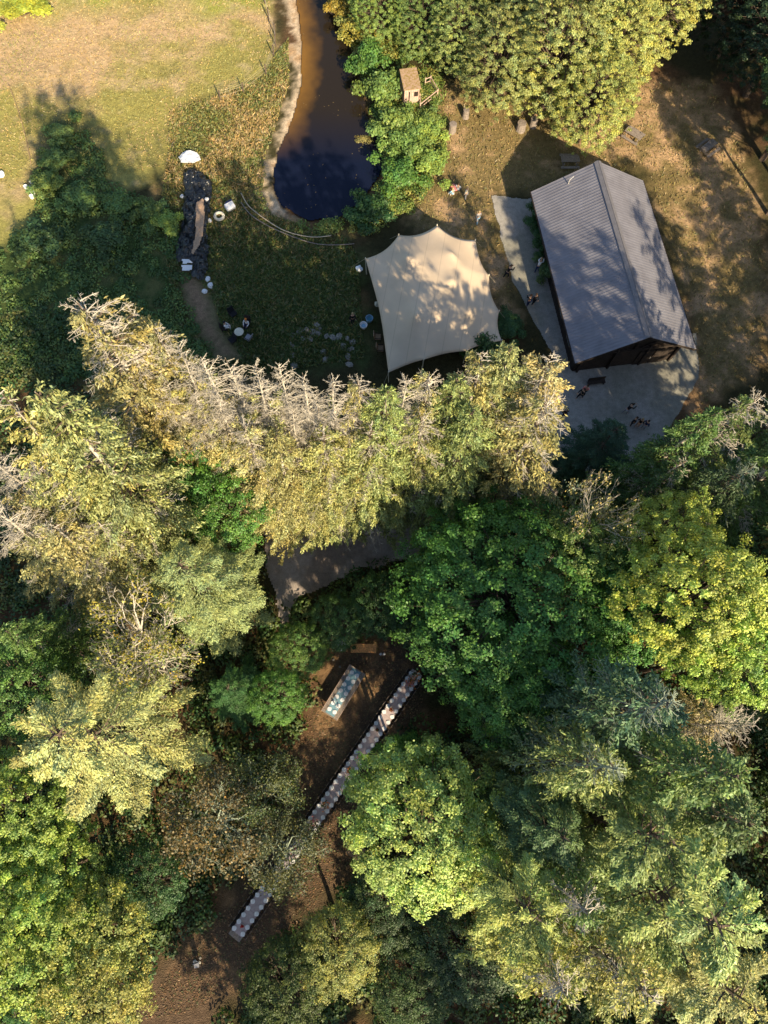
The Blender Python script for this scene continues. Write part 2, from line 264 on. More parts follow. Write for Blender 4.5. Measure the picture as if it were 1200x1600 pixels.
def conifer_meshes(seed, h=20., r=4., bare=1.1, droop=.5, dens=1., leafiness=1., cb=.12, power=.75, deadlow=.0, frond=False, star=False):
    rg = np.random.default_rng(seed); nb = int(h*(8 if not frond else 3.1 if star else 4.6)*dens); t = np.sort(rg.random(nb)**.85); z0 = h*(cb+(1-cb)*t*.985)
    az = np.arange(nb)*2.39996+rg.normal(0, .35, nb); L = (r*(1-t)**power*(.68+.42*rg.random(nb))*(1.12 if star else 1) + .25)
    L *= 1+.18*np.sin(az*3+seed)*(0 if frond else 1)
    dead = t+rg.normal(0, .07, nb) > bare; dead |= rg.random(nb) < deadlow
    if bare < .9: L = np.where(t > bare, (L*1.1+.25)*(.45+.75*rg.random(nb)), L)
    hd = np.stack([np.cos(az), np.sin(az), 0*az], 1); side = np.stack([-np.sin(az), np.cos(az), 0*az], 1); up = np.array([0, 0, 1.])
    lift = .42*t+.05; wob = rg.normal(0, .12 if not frond else .04, nb)
    def pos(i, s): s = np.asarray(s); return np.stack([0*s, 0*s, z0[i]], 1)+hd[i]*(L[i]*s)[:, None]+side[i]*(wob[i]*L[i]*s*s)[:, None]+up*(L[i]*(lift[i]*s-droop*(1-.6*t[i])*s*s))[:, None]
    trunk = MB(); k = 9; trunk.tube([(0.12*math.sin(i*1.3+seed), .12*math.cos(i*1.7+seed), h*i/(k-1)-.3) for i in range(k)], [max(.03, .30*h/20*(1-i/(k-1))**.8) for i in range(k)], 7)
    # live branches
    live = np.where(~dead)[0]; cnt = np.maximum(5, (L[live]*9*leafiness)).astype(int); bi = np.repeat(live, cnt)
    s = .14+.86*rg.random(len(bi))**(.8 if not frond else .7); p = pos(bi, s); sg = np.where(rg.random(len(bi)) < .5, -1., 1.)
    out = unit(hd[bi]*(.75+.3*rg.random(len(bi)))[:, None]+side[bi]*(sg*((.35+.75*(1-s))*(.5+rg.random(len(bi))) if not frond else .95-.35*s))[:, None]-up*(.05+.3*rg.random(len(bi)))[:, None])
    tl = (.28+.55*(1-s)*np.minimum(1, L[bi]/3))*(.7+.5*rg.random(len(bi))) if not frond else (.2+(.7 if star else 1.15)*(1-s)*np.minimum(1, L[bi]/3))*(.85+.3*rg.random(len(bi))); Vs = []
    cl = tint_rand(rg, nb, .14, .055)
    K = 8 if not frond else 10
    for q in range(K):
        f = (q+.35)/K; cpt = p+out*(tl*f*1.5)[:, None]-up*(tl*f*f*.3)[:, None]+rg.normal(0, .05, p.shape)
        jt = .6 if not frond else .33; dd = unit(out+rg.normal(0, jt, p.shape)-up*.1); nn = unit(np.cross(dd, unit(up+rg.normal(0, jt*1.1, p.shape))))
        tt = cl[bi]*tint_rand(rg, len(bi), .24, .07)*(.88+.3*s)[:, None]
        Vs.append(diamonds(cpt, dd, nn, (.28-.012*q)*(.6+.8*rg.random(len(bi)))*(1 if not frond else .68), (.082 if not frond else .055)*(.7+.6*rg.random(len(bi))), tt))
    V, Fc = join([(a, b) for a, b, _ in Vs]); T = np.concatenate([a[2] for a in Vs])
    # wood of live branches
    a, b2 = pos(live, 0*live+.0), pos(live, 0*live+.5); c3 = pos(live, 0*live+.95)
    wood = join([sticks(a, b2, .05, .03), sticks(b2, c3, .03, .008)])
    base = len(trunk.v); tv = np.array(trunk.v); quadf = np.array([f for f in trunk.f if len(f) == 4]); tv2, tf2 = join([(tv, quadf), wood])
    res = dict(trunk=(tv2, tf2), crown=(V, Fc, T), dead=None)
    di = np.where(dead)[0]
    if len(di) > 3:
        segs = []; ns = 4
        for q in range(ns):
            s0, s1 = q/ns, (q+1)/ns; segs.append(sticks(pos(di, 0*di+s0), pos(di, 0*di+s1), (.024*(1-s0)+.009), (.024*(1-s1)+.007)))
        m = np.repeat(di, np.maximum(6, (L[di]*9).astype(int))); s = .15+.8*rg.random(len(m)); p = pos(m, s); sg = np.where(rg.random(len(m)) < .5, -1., 1.)
        o2 = unit(hd[m]*.8+side[m]*(sg*.8)[:, None]+rg.normal(0, .25, p.shape)-up*.15); l2 = (.25+.7*(1-s)*rg.random(len(m)))*np.minimum(1.2, L[m]/2)
        e = p+o2*l2[:, None]; segs.append(sticks(p, e, .014, .006))
        e2 = p+o2*(l2*.55)[:, None]; o3 = unit(o2+rg.normal(0, .6, p.shape)); segs.append(sticks(e2, e2+o3*(l2*.6)[:, None], .011, .005))
        tt = np.where(h*np.ones(1) > 0)[0]
        top = MB(); top.tube([(0.12*math.sin(i*1.3+seed), .12*math.cos(i*1.7+seed), h*i/(k-1)-.28) for i in range(k-4, k)], [max(.028, .31*h/20*(1-i/(k-1))**.8+.012) for i in range(k-4, k)], 7)
        segs.append((np.array(top.v), np.array([f for f in top.f if len(f) == 4]))); res['dead'] = join(segs)
    return res

def broad_meshes(seed, h=14., r=5., leaf=.165, flat=.75, n=440, per=72, ros=.42, gappy=.2, low=-.35, **kw):
    rg = np.random.default_rng(seed); n = int(n*(r/5)**2*(1+.35*(flat-.75))); zc = h-r*flat*1.02
    u = (np.arange(n)+.5)/n; ph = np.arange(n)*2.39996+rg.normal(0, .15, n); ct = 1-u*(1-low); st = np.sqrt(1-ct**2)
    big = fbm(ph/(2*PI)*9+seed*7+st*2, ct*4+seed, 1.0, seed, 3)            # boughs: bulges and hollows
    rad = r*(.62+.62*big)*(.93+.14*rg.random(n)); inner = rg.random(n) < .22; rad = np.where(inner, rad*rg.uniform(.5, .88, n), rad)
    C = np.stack([rad*st*np.cos(ph), rad*st*np.sin(ph), zc+rad*flat*ct+rg.normal(0, .16, n)], 1)
    C = C[(rg.random(n) > gappy*.6) & (big > .25+gappy*.35*rg.random(n))]; n = len(C); lr = ros*(.7+.7*rg.random(n))
    pi_ = (per*(lr/ros)**1.6).astype(int)+8; bi = np.repeat(np.arange(n), pi_); N = len(bi)
    dirn = unit(rg.normal(0, 1, (N, 3))); dirn[:, 2] = np.abs(dirn[:, 2])*.8-.15; outw = unit(C-np.array([0, 0, zc-2.]))
    p = C[bi]+dirn*(lr[bi]*(.25+.95*rg.random(N)))[:, None]*np.array([1, 1, .7])
    nrm = unit(dirn*.45+outw[bi]*.6+np.array([0, 0, .5])+rg.normal(0, .42, (N, 3))); d = unit(np.cross(nrm, rg.normal(0, 1, (N, 3)))); sd_ = np.cross(nrm, d)
    V, Fc, T = diamonds(p, d, sd_, leaf*(.6+.8*rg.random(N)), leaf*.8*(.6+.7*rg.random(N)), (tint_rand(rg, n, .16, .075)*(.8+.5*fbm(C[:, 0], C[:, 1], 1.6, seed, 2))[:, None])[bi]*tint_rand(rg, N, .22, .08))
    tr = MB(); zt = h*.3; tr.tube([(0, 0, -.3), (.1, .05, zt*.6), (0, .1, zt), (.05, 0, zc)], [.34*h/14, .26*h/14, .2*h/14, .1], 8)
    tv = np.array(tr.v); tf = np.array([f for f in tr.f if len(f) == 4]); C = C[::3]; n = len(C); st = rg.random(n)*.5+.5; a = np.stack([0*st, 0*st, zt+(zc-zt)*st*.9], 1); mid = a*.45+C*.55+rg.normal(0, .25, C.shape); mid[:, 2] += .3
    res = join([(tv, tf), sticks(a, mid, .07, .04), sticks(mid, C, .04, .012)])
    return dict(trunk=res, crown=(V, Fc, T), dead=None)
def sparse_meshes(seed, h=13., r=4.5, leafy=.38):            # pale crooked limbs with thin rusty foliage
    rg = np.random.default_rng(seed); tr = MB(); tr.tube([(0, 0, -.3), (.2, 0, h*.3), (0, .2, h*.55)], [.3, .22, .16], 7); tv = np.array(tr.v); tf = np.array([f for f in tr.f if len(f) == 4]); segs = []
    P0 = []; D0 = []
    for i in range(26): P0.append((0, 0, h*(.3+.3*rg.random()))); a = i*2.4; e = rg.uniform(.15, 1.1); D0.append((math.cos(a)*math.cos(e), math.sin(a)*math.cos(e), math.sin(e)*.8))
    P = np.array(P0, float); D = unit(np.array(D0)); ln = r*.34; rad = .085; ends = []
    for lev in range(4):
        E_ = P+D*(ln*(.7+.6*rg.random(len(P))))[:, None]; E_[:, 2] = np.minimum(E_[:, 2], h); segs.append(sticks(P, E_, rad, rad*.55)); ends.append(E_)
        k = 2 if lev < 2 else 3; P = np.repeat(E_, k, 0); D = unit(np.repeat(D, k, 0)+rg.normal(0, .6, (len(P), 3))+np.array([0, 0, .08])); ln *= .72; rad *= .52
    E_ = P+D*.4; segs.append(sticks(P, E_, .016, .006)); E_ = P[rg.random(len(P)) < leafy]
    N = len(E_)*17; bi = np.repeat(np.arange(len(E_)), 17); c = E_[bi]+rg.normal(0, .34, (N, 3))*np.array([1, 1, .6]); nr = unit(rg.normal(0, .6, (N, 3))+np.array([0, 0, .9])); d = unit(np.cross(nr, rg.normal(0, 1, (N, 3))))
    ct = tint_rand(rg, len(E_), .2, .14); V, Fc, T = diamonds(c, d, np.cross(nr, d), .2, .14, ct[bi]*tint_rand(rg, N, .2, .1))
    return dict(trunk=(tv, tf), crown=(V, Fc, T), dead=join(segs))
def bush_meshes(seed, r=1.6, h=1.8, leaf=.2, n=26, per=150):
    rg = np.random.default_rng(seed); C = rg.normal(0, .45, (n, 3))*np.array([r, r, .0]); C[:, 2] = h*(.35+.5*rg.random(n))*(1-.25*np.hypot(C[:, 0], C[:, 1])/r); C[:, 2] = np.maximum(C[:, 2], .25); bi = np.repeat(np.arange(n), per); N = len(bi)
    dr = unit(rg.normal(0, 1, (N, 3))); dr[:, 2] = abs(dr[:, 2]); p = C[bi]+dr*(r*.36*(.4+.7*rg.random(N)))[:, None]; nr = unit(dr+np.array([0, 0, .6])+rg.normal(0, .45, (N, 3))); d = unit(np.cross(nr, rg.normal(0, 1, (N, 3))))
    V, Fc, T = diamonds(p, d, np.cross(nr, d), leaf*(.6+.8*rg.random(N)), leaf*.75, tint_rand(rg, n, .14, .1)[bi]*tint_rand(rg, N, .18, .08))
    return dict(trunk=sticks(np.tile([[0, 0, -.1]], (n, 1))+rg.normal(0, .1, (n, 3)), C, .03, .01), crown=(V, Fc, T), dead=None)

LIB = {}
def lib(name, h, r, mk, leafm='needle', bark='bark', deadm='dead'):
    v, f, tt = mk['crown']; d = dict(h=h, r=r, crown=mesh_np(name+'_crown', v, f, M[leafm], tt), trunk=mesh_np(name+'_trunk', *mk['trunk'], M[bark]), dead=mesh_np(name+'_dead', *mk['dead'], M[deadm]) if mk['dead'] is not None else None)
    LIB[name] = d
for i in range(3): lib('hemlock%d' % i, 20, 4, conifer_meshes(10+i, bare=[1.2, .93, .88][i], droop=.45, deadlow=[.08, .2, .28][i], leafiness=1.1), 'needle')
for i in range(5): lib('deadtop%d' % i, 20, 4, conifer_meshes(20+i, bare=[.6, .5, .68, .78, .56][i], droop=.35, deadlow=.3, dens=1.15), 'needle')
for i in range(2): lib('fir%d' % i, 20, 4, conifer_meshes(30+i, droop=.2, leafiness=3.0, power=.6, frond=True), 'needle')
for i in range(2): lib('star%d' % i, 20, 4, conifer_meshes(36+i, droop=.16, leafiness=3.0, power=.55, frond=True, star=True, cb=.2), 'needle')
lib('droopy', 20, 4, conifer_meshes(44, droop=.8, bare=.95, leafiness=1.1, deadlow=.33, dens=1.1), 'needle', 'bark', 'lichen')
for i in range(3): lib('maple%d' % i, 14, 5, broad_meshes(50+i), 'leaf')
lib('bigmaple', 15, 6.5, broad_meshes(60, 15., 6.5, n=460), 'leaf')
for i in range(2): lib('alder%d' % i, 13, 4, broad_meshes(70+i, 13., 4., leaf=.15, n=620, per=50, ros=.4, flat=1.0, gappy=.3), 'leaf')
lib('sparse0', 13, 4.5, sparse_meshes(80), 'leaf', 'lichen', 'lichen'); lib('sparse1', 13, 4.5, sparse_meshes(81, leafy=.12), 'leaf', 'dead', 'dead')
for i in range(2): lib('lowtree%d' % i, 13, 4.5, broad_meshes(75+i, 13., 4.5, leaf=.155, n=950, per=36, ros=.29, flat=1.35, gappy=.15, low=-.75), 'leaf')
for i in range(3): lib('bush%d' % i, 1.8, 1.6, bush_meshes(90+i), 'leaf')

def plant(kind, base, h, r, col, label, cat='tree', name=None, group=None, rz=None, dead=True):
    L = LIB[kind]; e = thing(name or cat, label, cat, (base[0], base[1], float(gheight(np.array([base[0]]), np.array([base[1]]))[0])), random.uniform(0, 6.28) if rz is None else rz, group)
    s = r/L['r']; e.scale = (s, s*random.uniform(.92, 1.08), h/L['h'])
    tr_name = 'trunk' if cat != 'shrub' else 'stem'
    link(tr_name, L['trunk'], e); link('crown' if cat != 'shrub' else 'foliage', L['crown'], e, col)
    if L['dead'] is not None and dead: link('dead_branches', L['dead'], e)
    return e
def apex(px, py, h): g = G(px, py, h); return (g.x, g.y)

OL = (.32, .31, .12); OL2 = (.25, .28, .09); GG = (.16, .24, .075); DG = (.055, .12, .035); YG = (.26, .35, .075); MG = (.11, .22, .045); BR = (.28, .17, .06); GY = (.10, .18, .08); LT = (.38, .35, .16)
# ---- trees by apex in the photo: kind, px, py, height, radius, colour, label
ROW = 'conifers in the tall row south of the tent'
TR = [
 ('deadtop3', 175, 500, 24, 3.6, OL, 'conifer with a long white bare stem near the left end of the tall row', 'conifer', ROW),
 ('hemlock2', 120, 462, 27, 5.2, OL, 'large golden conifer forming the far left end of the tall row', 'conifer', ROW),
 ('hemlock1', 195, 470, 24, 4.0, OL, 'olive conifer with a full top right behind the white stemmed one', 'conifer', ROW),
 ('hemlock2', 240, 508, 22.5, 3.6, OL, 'golden olive conifer with a full top, fourth from the left end of the tall row', 'conifer', ROW),
 ('deadtop3', 276, 538, 22.5, 3.2, OL, 'leftmost of the bleached bare-topped conifers in the tall row', 'conifer', ROW),
 ('deadtop0', 312, 556, 23.5, 3.2, OL, 'second bleached bare-topped conifer from the left in the tall row', 'conifer', ROW),
 ('deadtop4', 352, 556, 23, 3.1, LT, 'third bleached bare-topped conifer from the left, below the seated guests', 'conifer', ROW),
 ('deadtop3', 396, 568, 23.5, 3.0, OL, 'bare-topped conifer directly left of the two closest white spires', 'conifer', ROW),
 ('deadtop1', 434, 566, 23, 2.8, LT, 'left one of two closely set white bare spires mid row', 'conifer', ROW),
 ('deadtop4', 471, 580, 23, 2.9, OL, 'right one of two closely set white bare spires mid row', 'conifer', ROW),
 ('deadtop2', 520, 592, 22.5, 3.4, OL, 'half bare conifer left of the tent front left corner', 'conifer', ROW),
 ('hemlock2', 562, 590, 22.5, 3.4, OL, 'olive conifer reaching up to the tent front left corner', 'conifer', ROW),
 ('hemlock0', 604, 606, 22.5, 3.4, OL2, 'shorter green conifer directly below the tent front left corner', 'conifer', ROW),
 ('deadtop2', 634, 592, 21.5, 3.2, OL, 'conifer with a thin grey spire below the tent front edge', 'conifer', ROW),
 ('hemlock2', 672, 580, 22, 3.4, LT, 'conifer with a reddish tan top below the tent front edge', 'conifer', ROW),
 ('hemlock0', 716, 590, 21.5, 3.5, OL2, 'green conifer in front of the middle of the tent front edge', 'conifer', ROW),
 ('hemlock1', 758, 548, 22.5, 4.0, OL, 'full golden conifer overlapping the tent front right corner', 'conifer', ROW),
 ('hemlock0', 800, 540, 22.5, 4.0, OL, 'broad golden conifer between the tent and the barn', 'conifer', ROW),
 ('hemlock1', 866, 550, 22.5, 4.6, LT, 'brightest golden conifer at the right end of the row by the gravel yard', 'conifer', ROW),
 ('hemlock2', 860, 622, 21.5, 4.7, OL, 'golden conifer with branches stretching over the gravel yard', 'conifer', ROW),
 ('hemlock0', 740, 640, 20.5, 4.0, OL2, 'olive conifer in the second rank below the tent right half', 'conifer', ROW),
 ('hemlock2', 662, 648, 19.5, 3.8, OL2, 'olive conifer in the second rank above the leaf covered road end', 'conifer', ROW),
 ('hemlock1', 580, 662, 19.5, 3.8, OL, 'pale olive conifer in the second rank above the dirt road middle', 'conifer', ROW),
 ('hemlock1', 505, 670, 19.5, 3.6, OL, 'pale olive conifer in the second rank above the road left bend', 'conifer', ROW),
 ('hemlock0', 430, 678, 19.5, 3.6, OL, 'olive conifer in the second rank above the sunlit road patch', 'conifer', ROW),
 ('hemlock2', 380, 660, 20.5, 3.4, LT, 'straw coloured conifer below the bleached spires', 'conifer', ROW),
 ('deadtop4', 255, 590, 19, 3.0, LT, 'first from the left of the half dead conifers just below the bleached spires', 'conifer', ROW),
 ('deadtop0', 300, 612, 19, 3.0, LT, 'second from the left of the half dead conifers just below the bleached spires', 'conifer', ROW),
 ('deadtop3', 338, 622, 20, 3.0, LT, 'third from the left of the half dead conifers just below the bleached spires', 'conifer', ROW),
 ('deadtop1', 380, 632, 19, 3.0, LT, 'fourth from the left of the half dead conifers just below the bleached spires', 'conifer', ROW),
 ('deadtop4', 418, 628, 20, 3.0, LT, 'fifth from the left of the half dead conifers just below the bleached spires', 'conifer', ROW),
 ('deadtop0', 455, 640, 19.5, 3.0, LT, 'sixth from the left of the half dead conifers just below the bleached spires', 'conifer', ROW),
 ('deadtop3', 495, 632, 19.5, 3.0, LT, 'seventh from the left of the half dead conifers just below the bleached spires', 'conifer', ROW),
 ('deadtop4', 545, 648, 19, 3.0, LT, 'last from the left of the half dead conifers just below the bleached spires', 'conifer', ROW),
 # left stand
 ('hemlock0', 53, 606, 30, 4.2, OL, 'golden conifer topping the left stand, nearest the dark gap', 'conifer', 'conifers in the left stand'),
 ('hemlock1', -7, 608, 30, 4.0, OL, 'golden conifer at the upper left corner of the left stand', 'conifer', 'conifers in the left stand'),
 ('hemlock2', 136, 650, 22, 4.0, OL2, 'olive conifer at the upper right of the left stand', 'conifer', 'conifers in the left stand'),
 ('deadtop0', -30, 705, 21, 3.6, OL, 'grey bare-branched conifer at the left edge of the picture', 'conifer', 'conifers in the left stand'),
 ('hemlock1', 46, 722, 20, 4.0, OL, 'golden conifer in the middle of the left stand', 'conifer', 'conifers in the left stand'),
 ('hemlock0', 118, 745, 20, 4.0, OL2, 'dense olive conifer right of the left stand middle', 'conifer', 'conifers in the left stand'),
 ('deadtop2', -20, 795, 20, 3.8, OL, 'thin tan-twigged conifer low on the left edge', 'conifer', 'conifers in the left stand'),
 ('hemlock1', 70, 815, 19, 4.0, OL, 'golden conifer at the lower edge of the left stand', 'conifer', 'conifers in the left stand'),
 ('hemlock2', 148, 815, 18, 3.6, OL, 'olive conifer between the left stand and the round grey-green fir', 'conifer', 'conifers in the left stand'),
 ('alder0', 335, 765, 12, 3.4, MG, 'bright green leafy tree squeezed below the straw coloured conifers', 'tree', None),
 ('alder1', 272, 715, 12, 3.6, (.09, .19, .045), 'dark green leafy tree in the gap right of the left stand', 'tree', None),
 ('fir0', 280, 880, 17, 4.6, (.28, .34, .14), 'round grey-green fir with dense radiating boughs left of the dirt road', 'conifer', None),
 ('sparse1', 150, 955, 20, 3.6, (.3, .28, .06), 'dying tree with a mass of bare grey twigs and yellow tufts', 'tree', None),
 ('sparse1', 168, 1015, 18, 3.3, OL2, 'grey twiggy tree just above the pale star shaped fir', 'tree', None),
 ('star0', 72, 1148, 20, 5.6, (.42, .41, .17), 'pale star shaped fir seen from straight above', 'conifer', None),
 ('hemlock0', 5, 985, 14, 3.0, (.12, .18, .05), 'mid green conifer on the left edge beside the twiggy dying tree', 'conifer', None),
 ('alder0', -10, 1070, 12, 3.2, MG, 'green leafy tree on the left edge above the pale fir', 'tree', None),
 ('fir1', 355, 1075, 9, 2.6, DG, 'small dark fir in deep shade below the round grey-green fir', 'conifer', None),
 ('alder1', 425, 1085, 8, 1.9, MG, 'slim leafy tree with sunlit top left of the blue topped table', 'tree', None),
 ('alder0', 462, 1010, 7, 2.0, MG, 'leafy tree left of the white cloth bundle', 'tree', None),
 ('sparse0', 312, 1300, 13, 4.0, (.15, .125, .055), 'rust brown thin tree with pale crooked limbs beside the table low end', 'tree', None),
 ('sparse0', 395, 1245, 11, 3.0, (.12, .14, .05), 'dark thin leaved tree hanging over the middle of the long table', 'tree', None),
 ('sparse0', 432, 1352, 11, 3.0, (.10, .12, .045), 'lichen covered bare-limbed tree over the hidden stretch of the long table', 'tree', None),
 ('maple0', -22, 1285, 13, 3.8, YG, 'yellow-green maple at the left edge below the pale fir', 'tree', None),
 ('maple1', 18, 1395, 12, 3.8, (.3, .4, .09), 'broad bright green maple in the lower left', 'tree', None),
 ('maple2', -20, 1490, 13, 4.2, YG, 'yellow-green maple cut by the lower left edge', 'tree', None),
 ('alder1', 105, 1485, 12, 3.2, (.3, .32, .08), 'fine leaved yellow-green tree above the pale path end', 'tree', None),
 ('alder0', 105, 1585, 12, 3.4, (.34, .36, .1), 'fine leaved pale green tree at the bottom edge by the path end', 'tree', None),
 ('fir0', 20, 1590, 11, 3.0, DG, 'dark conifer tip in the bottom left corner', 'conifer', None),
 ('alder1', 205, 1390, 9, 2.6, DG, 'dark leafy tree between the bright maple and the rust brown tree', 'tree', None),
 # centre
 ('maple2', 668, 1300, 14, 4.8, (.36, .45, .13), 'large maple with a sunlit lower half right of the long table', 'tree', None),
 ('maple1', 640, 1215, 9, 2.6, MG, 'smaller green maple touching the long table right side', 'tree', None),
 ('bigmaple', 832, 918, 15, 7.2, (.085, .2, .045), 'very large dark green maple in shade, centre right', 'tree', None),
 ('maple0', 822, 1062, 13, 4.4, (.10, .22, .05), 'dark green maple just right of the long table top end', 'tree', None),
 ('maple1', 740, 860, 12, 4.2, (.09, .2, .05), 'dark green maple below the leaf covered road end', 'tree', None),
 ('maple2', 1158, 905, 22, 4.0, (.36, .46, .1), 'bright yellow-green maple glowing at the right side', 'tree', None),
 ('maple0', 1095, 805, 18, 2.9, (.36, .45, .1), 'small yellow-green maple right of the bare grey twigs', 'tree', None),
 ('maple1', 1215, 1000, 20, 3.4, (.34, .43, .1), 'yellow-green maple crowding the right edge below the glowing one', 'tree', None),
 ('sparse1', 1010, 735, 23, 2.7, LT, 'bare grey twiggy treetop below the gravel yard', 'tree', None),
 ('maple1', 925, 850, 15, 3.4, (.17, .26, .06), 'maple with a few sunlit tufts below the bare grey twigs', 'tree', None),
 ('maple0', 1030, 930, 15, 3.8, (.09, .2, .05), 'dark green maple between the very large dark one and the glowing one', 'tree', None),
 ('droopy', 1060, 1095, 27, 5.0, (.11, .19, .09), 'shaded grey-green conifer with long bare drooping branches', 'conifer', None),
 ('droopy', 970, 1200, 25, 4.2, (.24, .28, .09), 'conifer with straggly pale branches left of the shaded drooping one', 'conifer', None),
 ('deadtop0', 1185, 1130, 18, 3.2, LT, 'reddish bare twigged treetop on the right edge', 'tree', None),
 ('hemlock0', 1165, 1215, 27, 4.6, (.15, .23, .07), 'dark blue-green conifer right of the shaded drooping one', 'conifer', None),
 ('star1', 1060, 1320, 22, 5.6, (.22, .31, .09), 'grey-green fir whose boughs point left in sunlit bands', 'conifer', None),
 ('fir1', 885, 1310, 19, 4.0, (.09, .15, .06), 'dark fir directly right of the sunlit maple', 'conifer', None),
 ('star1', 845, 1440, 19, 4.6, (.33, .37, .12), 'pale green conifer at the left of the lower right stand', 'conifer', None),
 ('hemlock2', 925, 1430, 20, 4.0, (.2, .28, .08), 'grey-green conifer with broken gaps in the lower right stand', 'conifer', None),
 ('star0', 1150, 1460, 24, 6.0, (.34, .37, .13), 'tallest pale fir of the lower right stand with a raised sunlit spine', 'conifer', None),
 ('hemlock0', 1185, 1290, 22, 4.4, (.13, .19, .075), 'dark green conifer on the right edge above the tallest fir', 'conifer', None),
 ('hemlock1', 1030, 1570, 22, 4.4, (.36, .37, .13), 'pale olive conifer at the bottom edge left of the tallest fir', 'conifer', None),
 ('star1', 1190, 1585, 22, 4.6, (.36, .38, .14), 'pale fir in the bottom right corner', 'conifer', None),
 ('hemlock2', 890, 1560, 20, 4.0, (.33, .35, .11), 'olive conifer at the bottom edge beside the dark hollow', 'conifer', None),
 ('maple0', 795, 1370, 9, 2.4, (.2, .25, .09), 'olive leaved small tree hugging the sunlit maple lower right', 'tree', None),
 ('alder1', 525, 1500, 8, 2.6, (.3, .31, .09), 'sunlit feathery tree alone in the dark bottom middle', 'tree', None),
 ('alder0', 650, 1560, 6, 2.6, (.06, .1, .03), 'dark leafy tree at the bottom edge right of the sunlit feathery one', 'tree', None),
 ('alder0', 600, 1425, 6, 2.6, (.05, .09, .03), 'dark leafy tree just below the sunlit maple', 'tree', None),  # leaf colour of this and the next tree darkened to stand for shade
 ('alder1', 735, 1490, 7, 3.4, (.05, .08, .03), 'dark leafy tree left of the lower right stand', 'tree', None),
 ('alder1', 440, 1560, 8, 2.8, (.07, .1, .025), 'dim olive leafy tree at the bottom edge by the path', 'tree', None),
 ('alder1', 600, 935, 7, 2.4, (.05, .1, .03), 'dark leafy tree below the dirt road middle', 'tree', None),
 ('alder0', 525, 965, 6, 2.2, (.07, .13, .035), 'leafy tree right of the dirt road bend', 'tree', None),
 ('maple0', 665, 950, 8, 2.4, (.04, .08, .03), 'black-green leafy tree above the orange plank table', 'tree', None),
 # right of the yard
 ('fir0', 965, 668, 10, 3.4, (.045, .09, .04), 'small dark fir standing on the gravel yard edge', 'conifer', None),
 ('fir1', 905, 715, 6, 2.0, (.04, .08, .035), 'tiny dark fir beside the pale gravel patches', 'conifer', None),
 ('hemlock0', 1125, 640, 20, 3.6, (.11, .17, .05), 'green conifer right of the gravel yard with yellow tips', 'conifer', None),
 ('hemlock2', 1195, 615, 22, 4.0, (.13, .18, .05), 'green conifer on the right edge beside the dry lawn', 'conifer', None),
 ('droopy', 1185, 725, 19, 3.6, (.06, .1, .045), 'dark conifer in front of the blue-grey gravel scrap', 'conifer', None),
 ('hemlock1', 1075, 715, 17, 3.2, (.07, .12, .04), 'dark conifer below the gravel yard rounded corner', 'conifer', None),
]
for k, x, y, h, r, col, lab in [('hemlock0', 27.5, 17, 21, 4.0, (.1, .17, .05), 'dark conifer crossing the right edge level with the small dark fir'), ('fir0', 31, 9.5, 25, 4.4, (.1, .17, .06), 'tall dark conifer crossing the right edge above the yellow-green maples'), ('hemlock2', 29.5, 21.5, 19, 3.6, (.12, .18, .05), 'dark conifer on the right edge below the dappled dry grass'), ('fir1', 32.5, 3, 25, 4.4, (.1, .17, .06), 'tall dark conifer on the right edge beside the reddish twigs'), ('hemlock1', 28, 6, 24, 3.8, (.12, .19, .06), 'dark conifer rising at the right edge between the maples')]:
    plant(k, (x, y), h, r, col, lab, 'conifer', 'conifer_tree', 'trees of the wood')
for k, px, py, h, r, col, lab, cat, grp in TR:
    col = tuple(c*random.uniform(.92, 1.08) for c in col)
    plant(k, apex(px, py, h), h, r, col, lab, cat, 'conifer_tree' if cat == 'conifer' else 'leafy_tree', grp or 'trees of the wood')
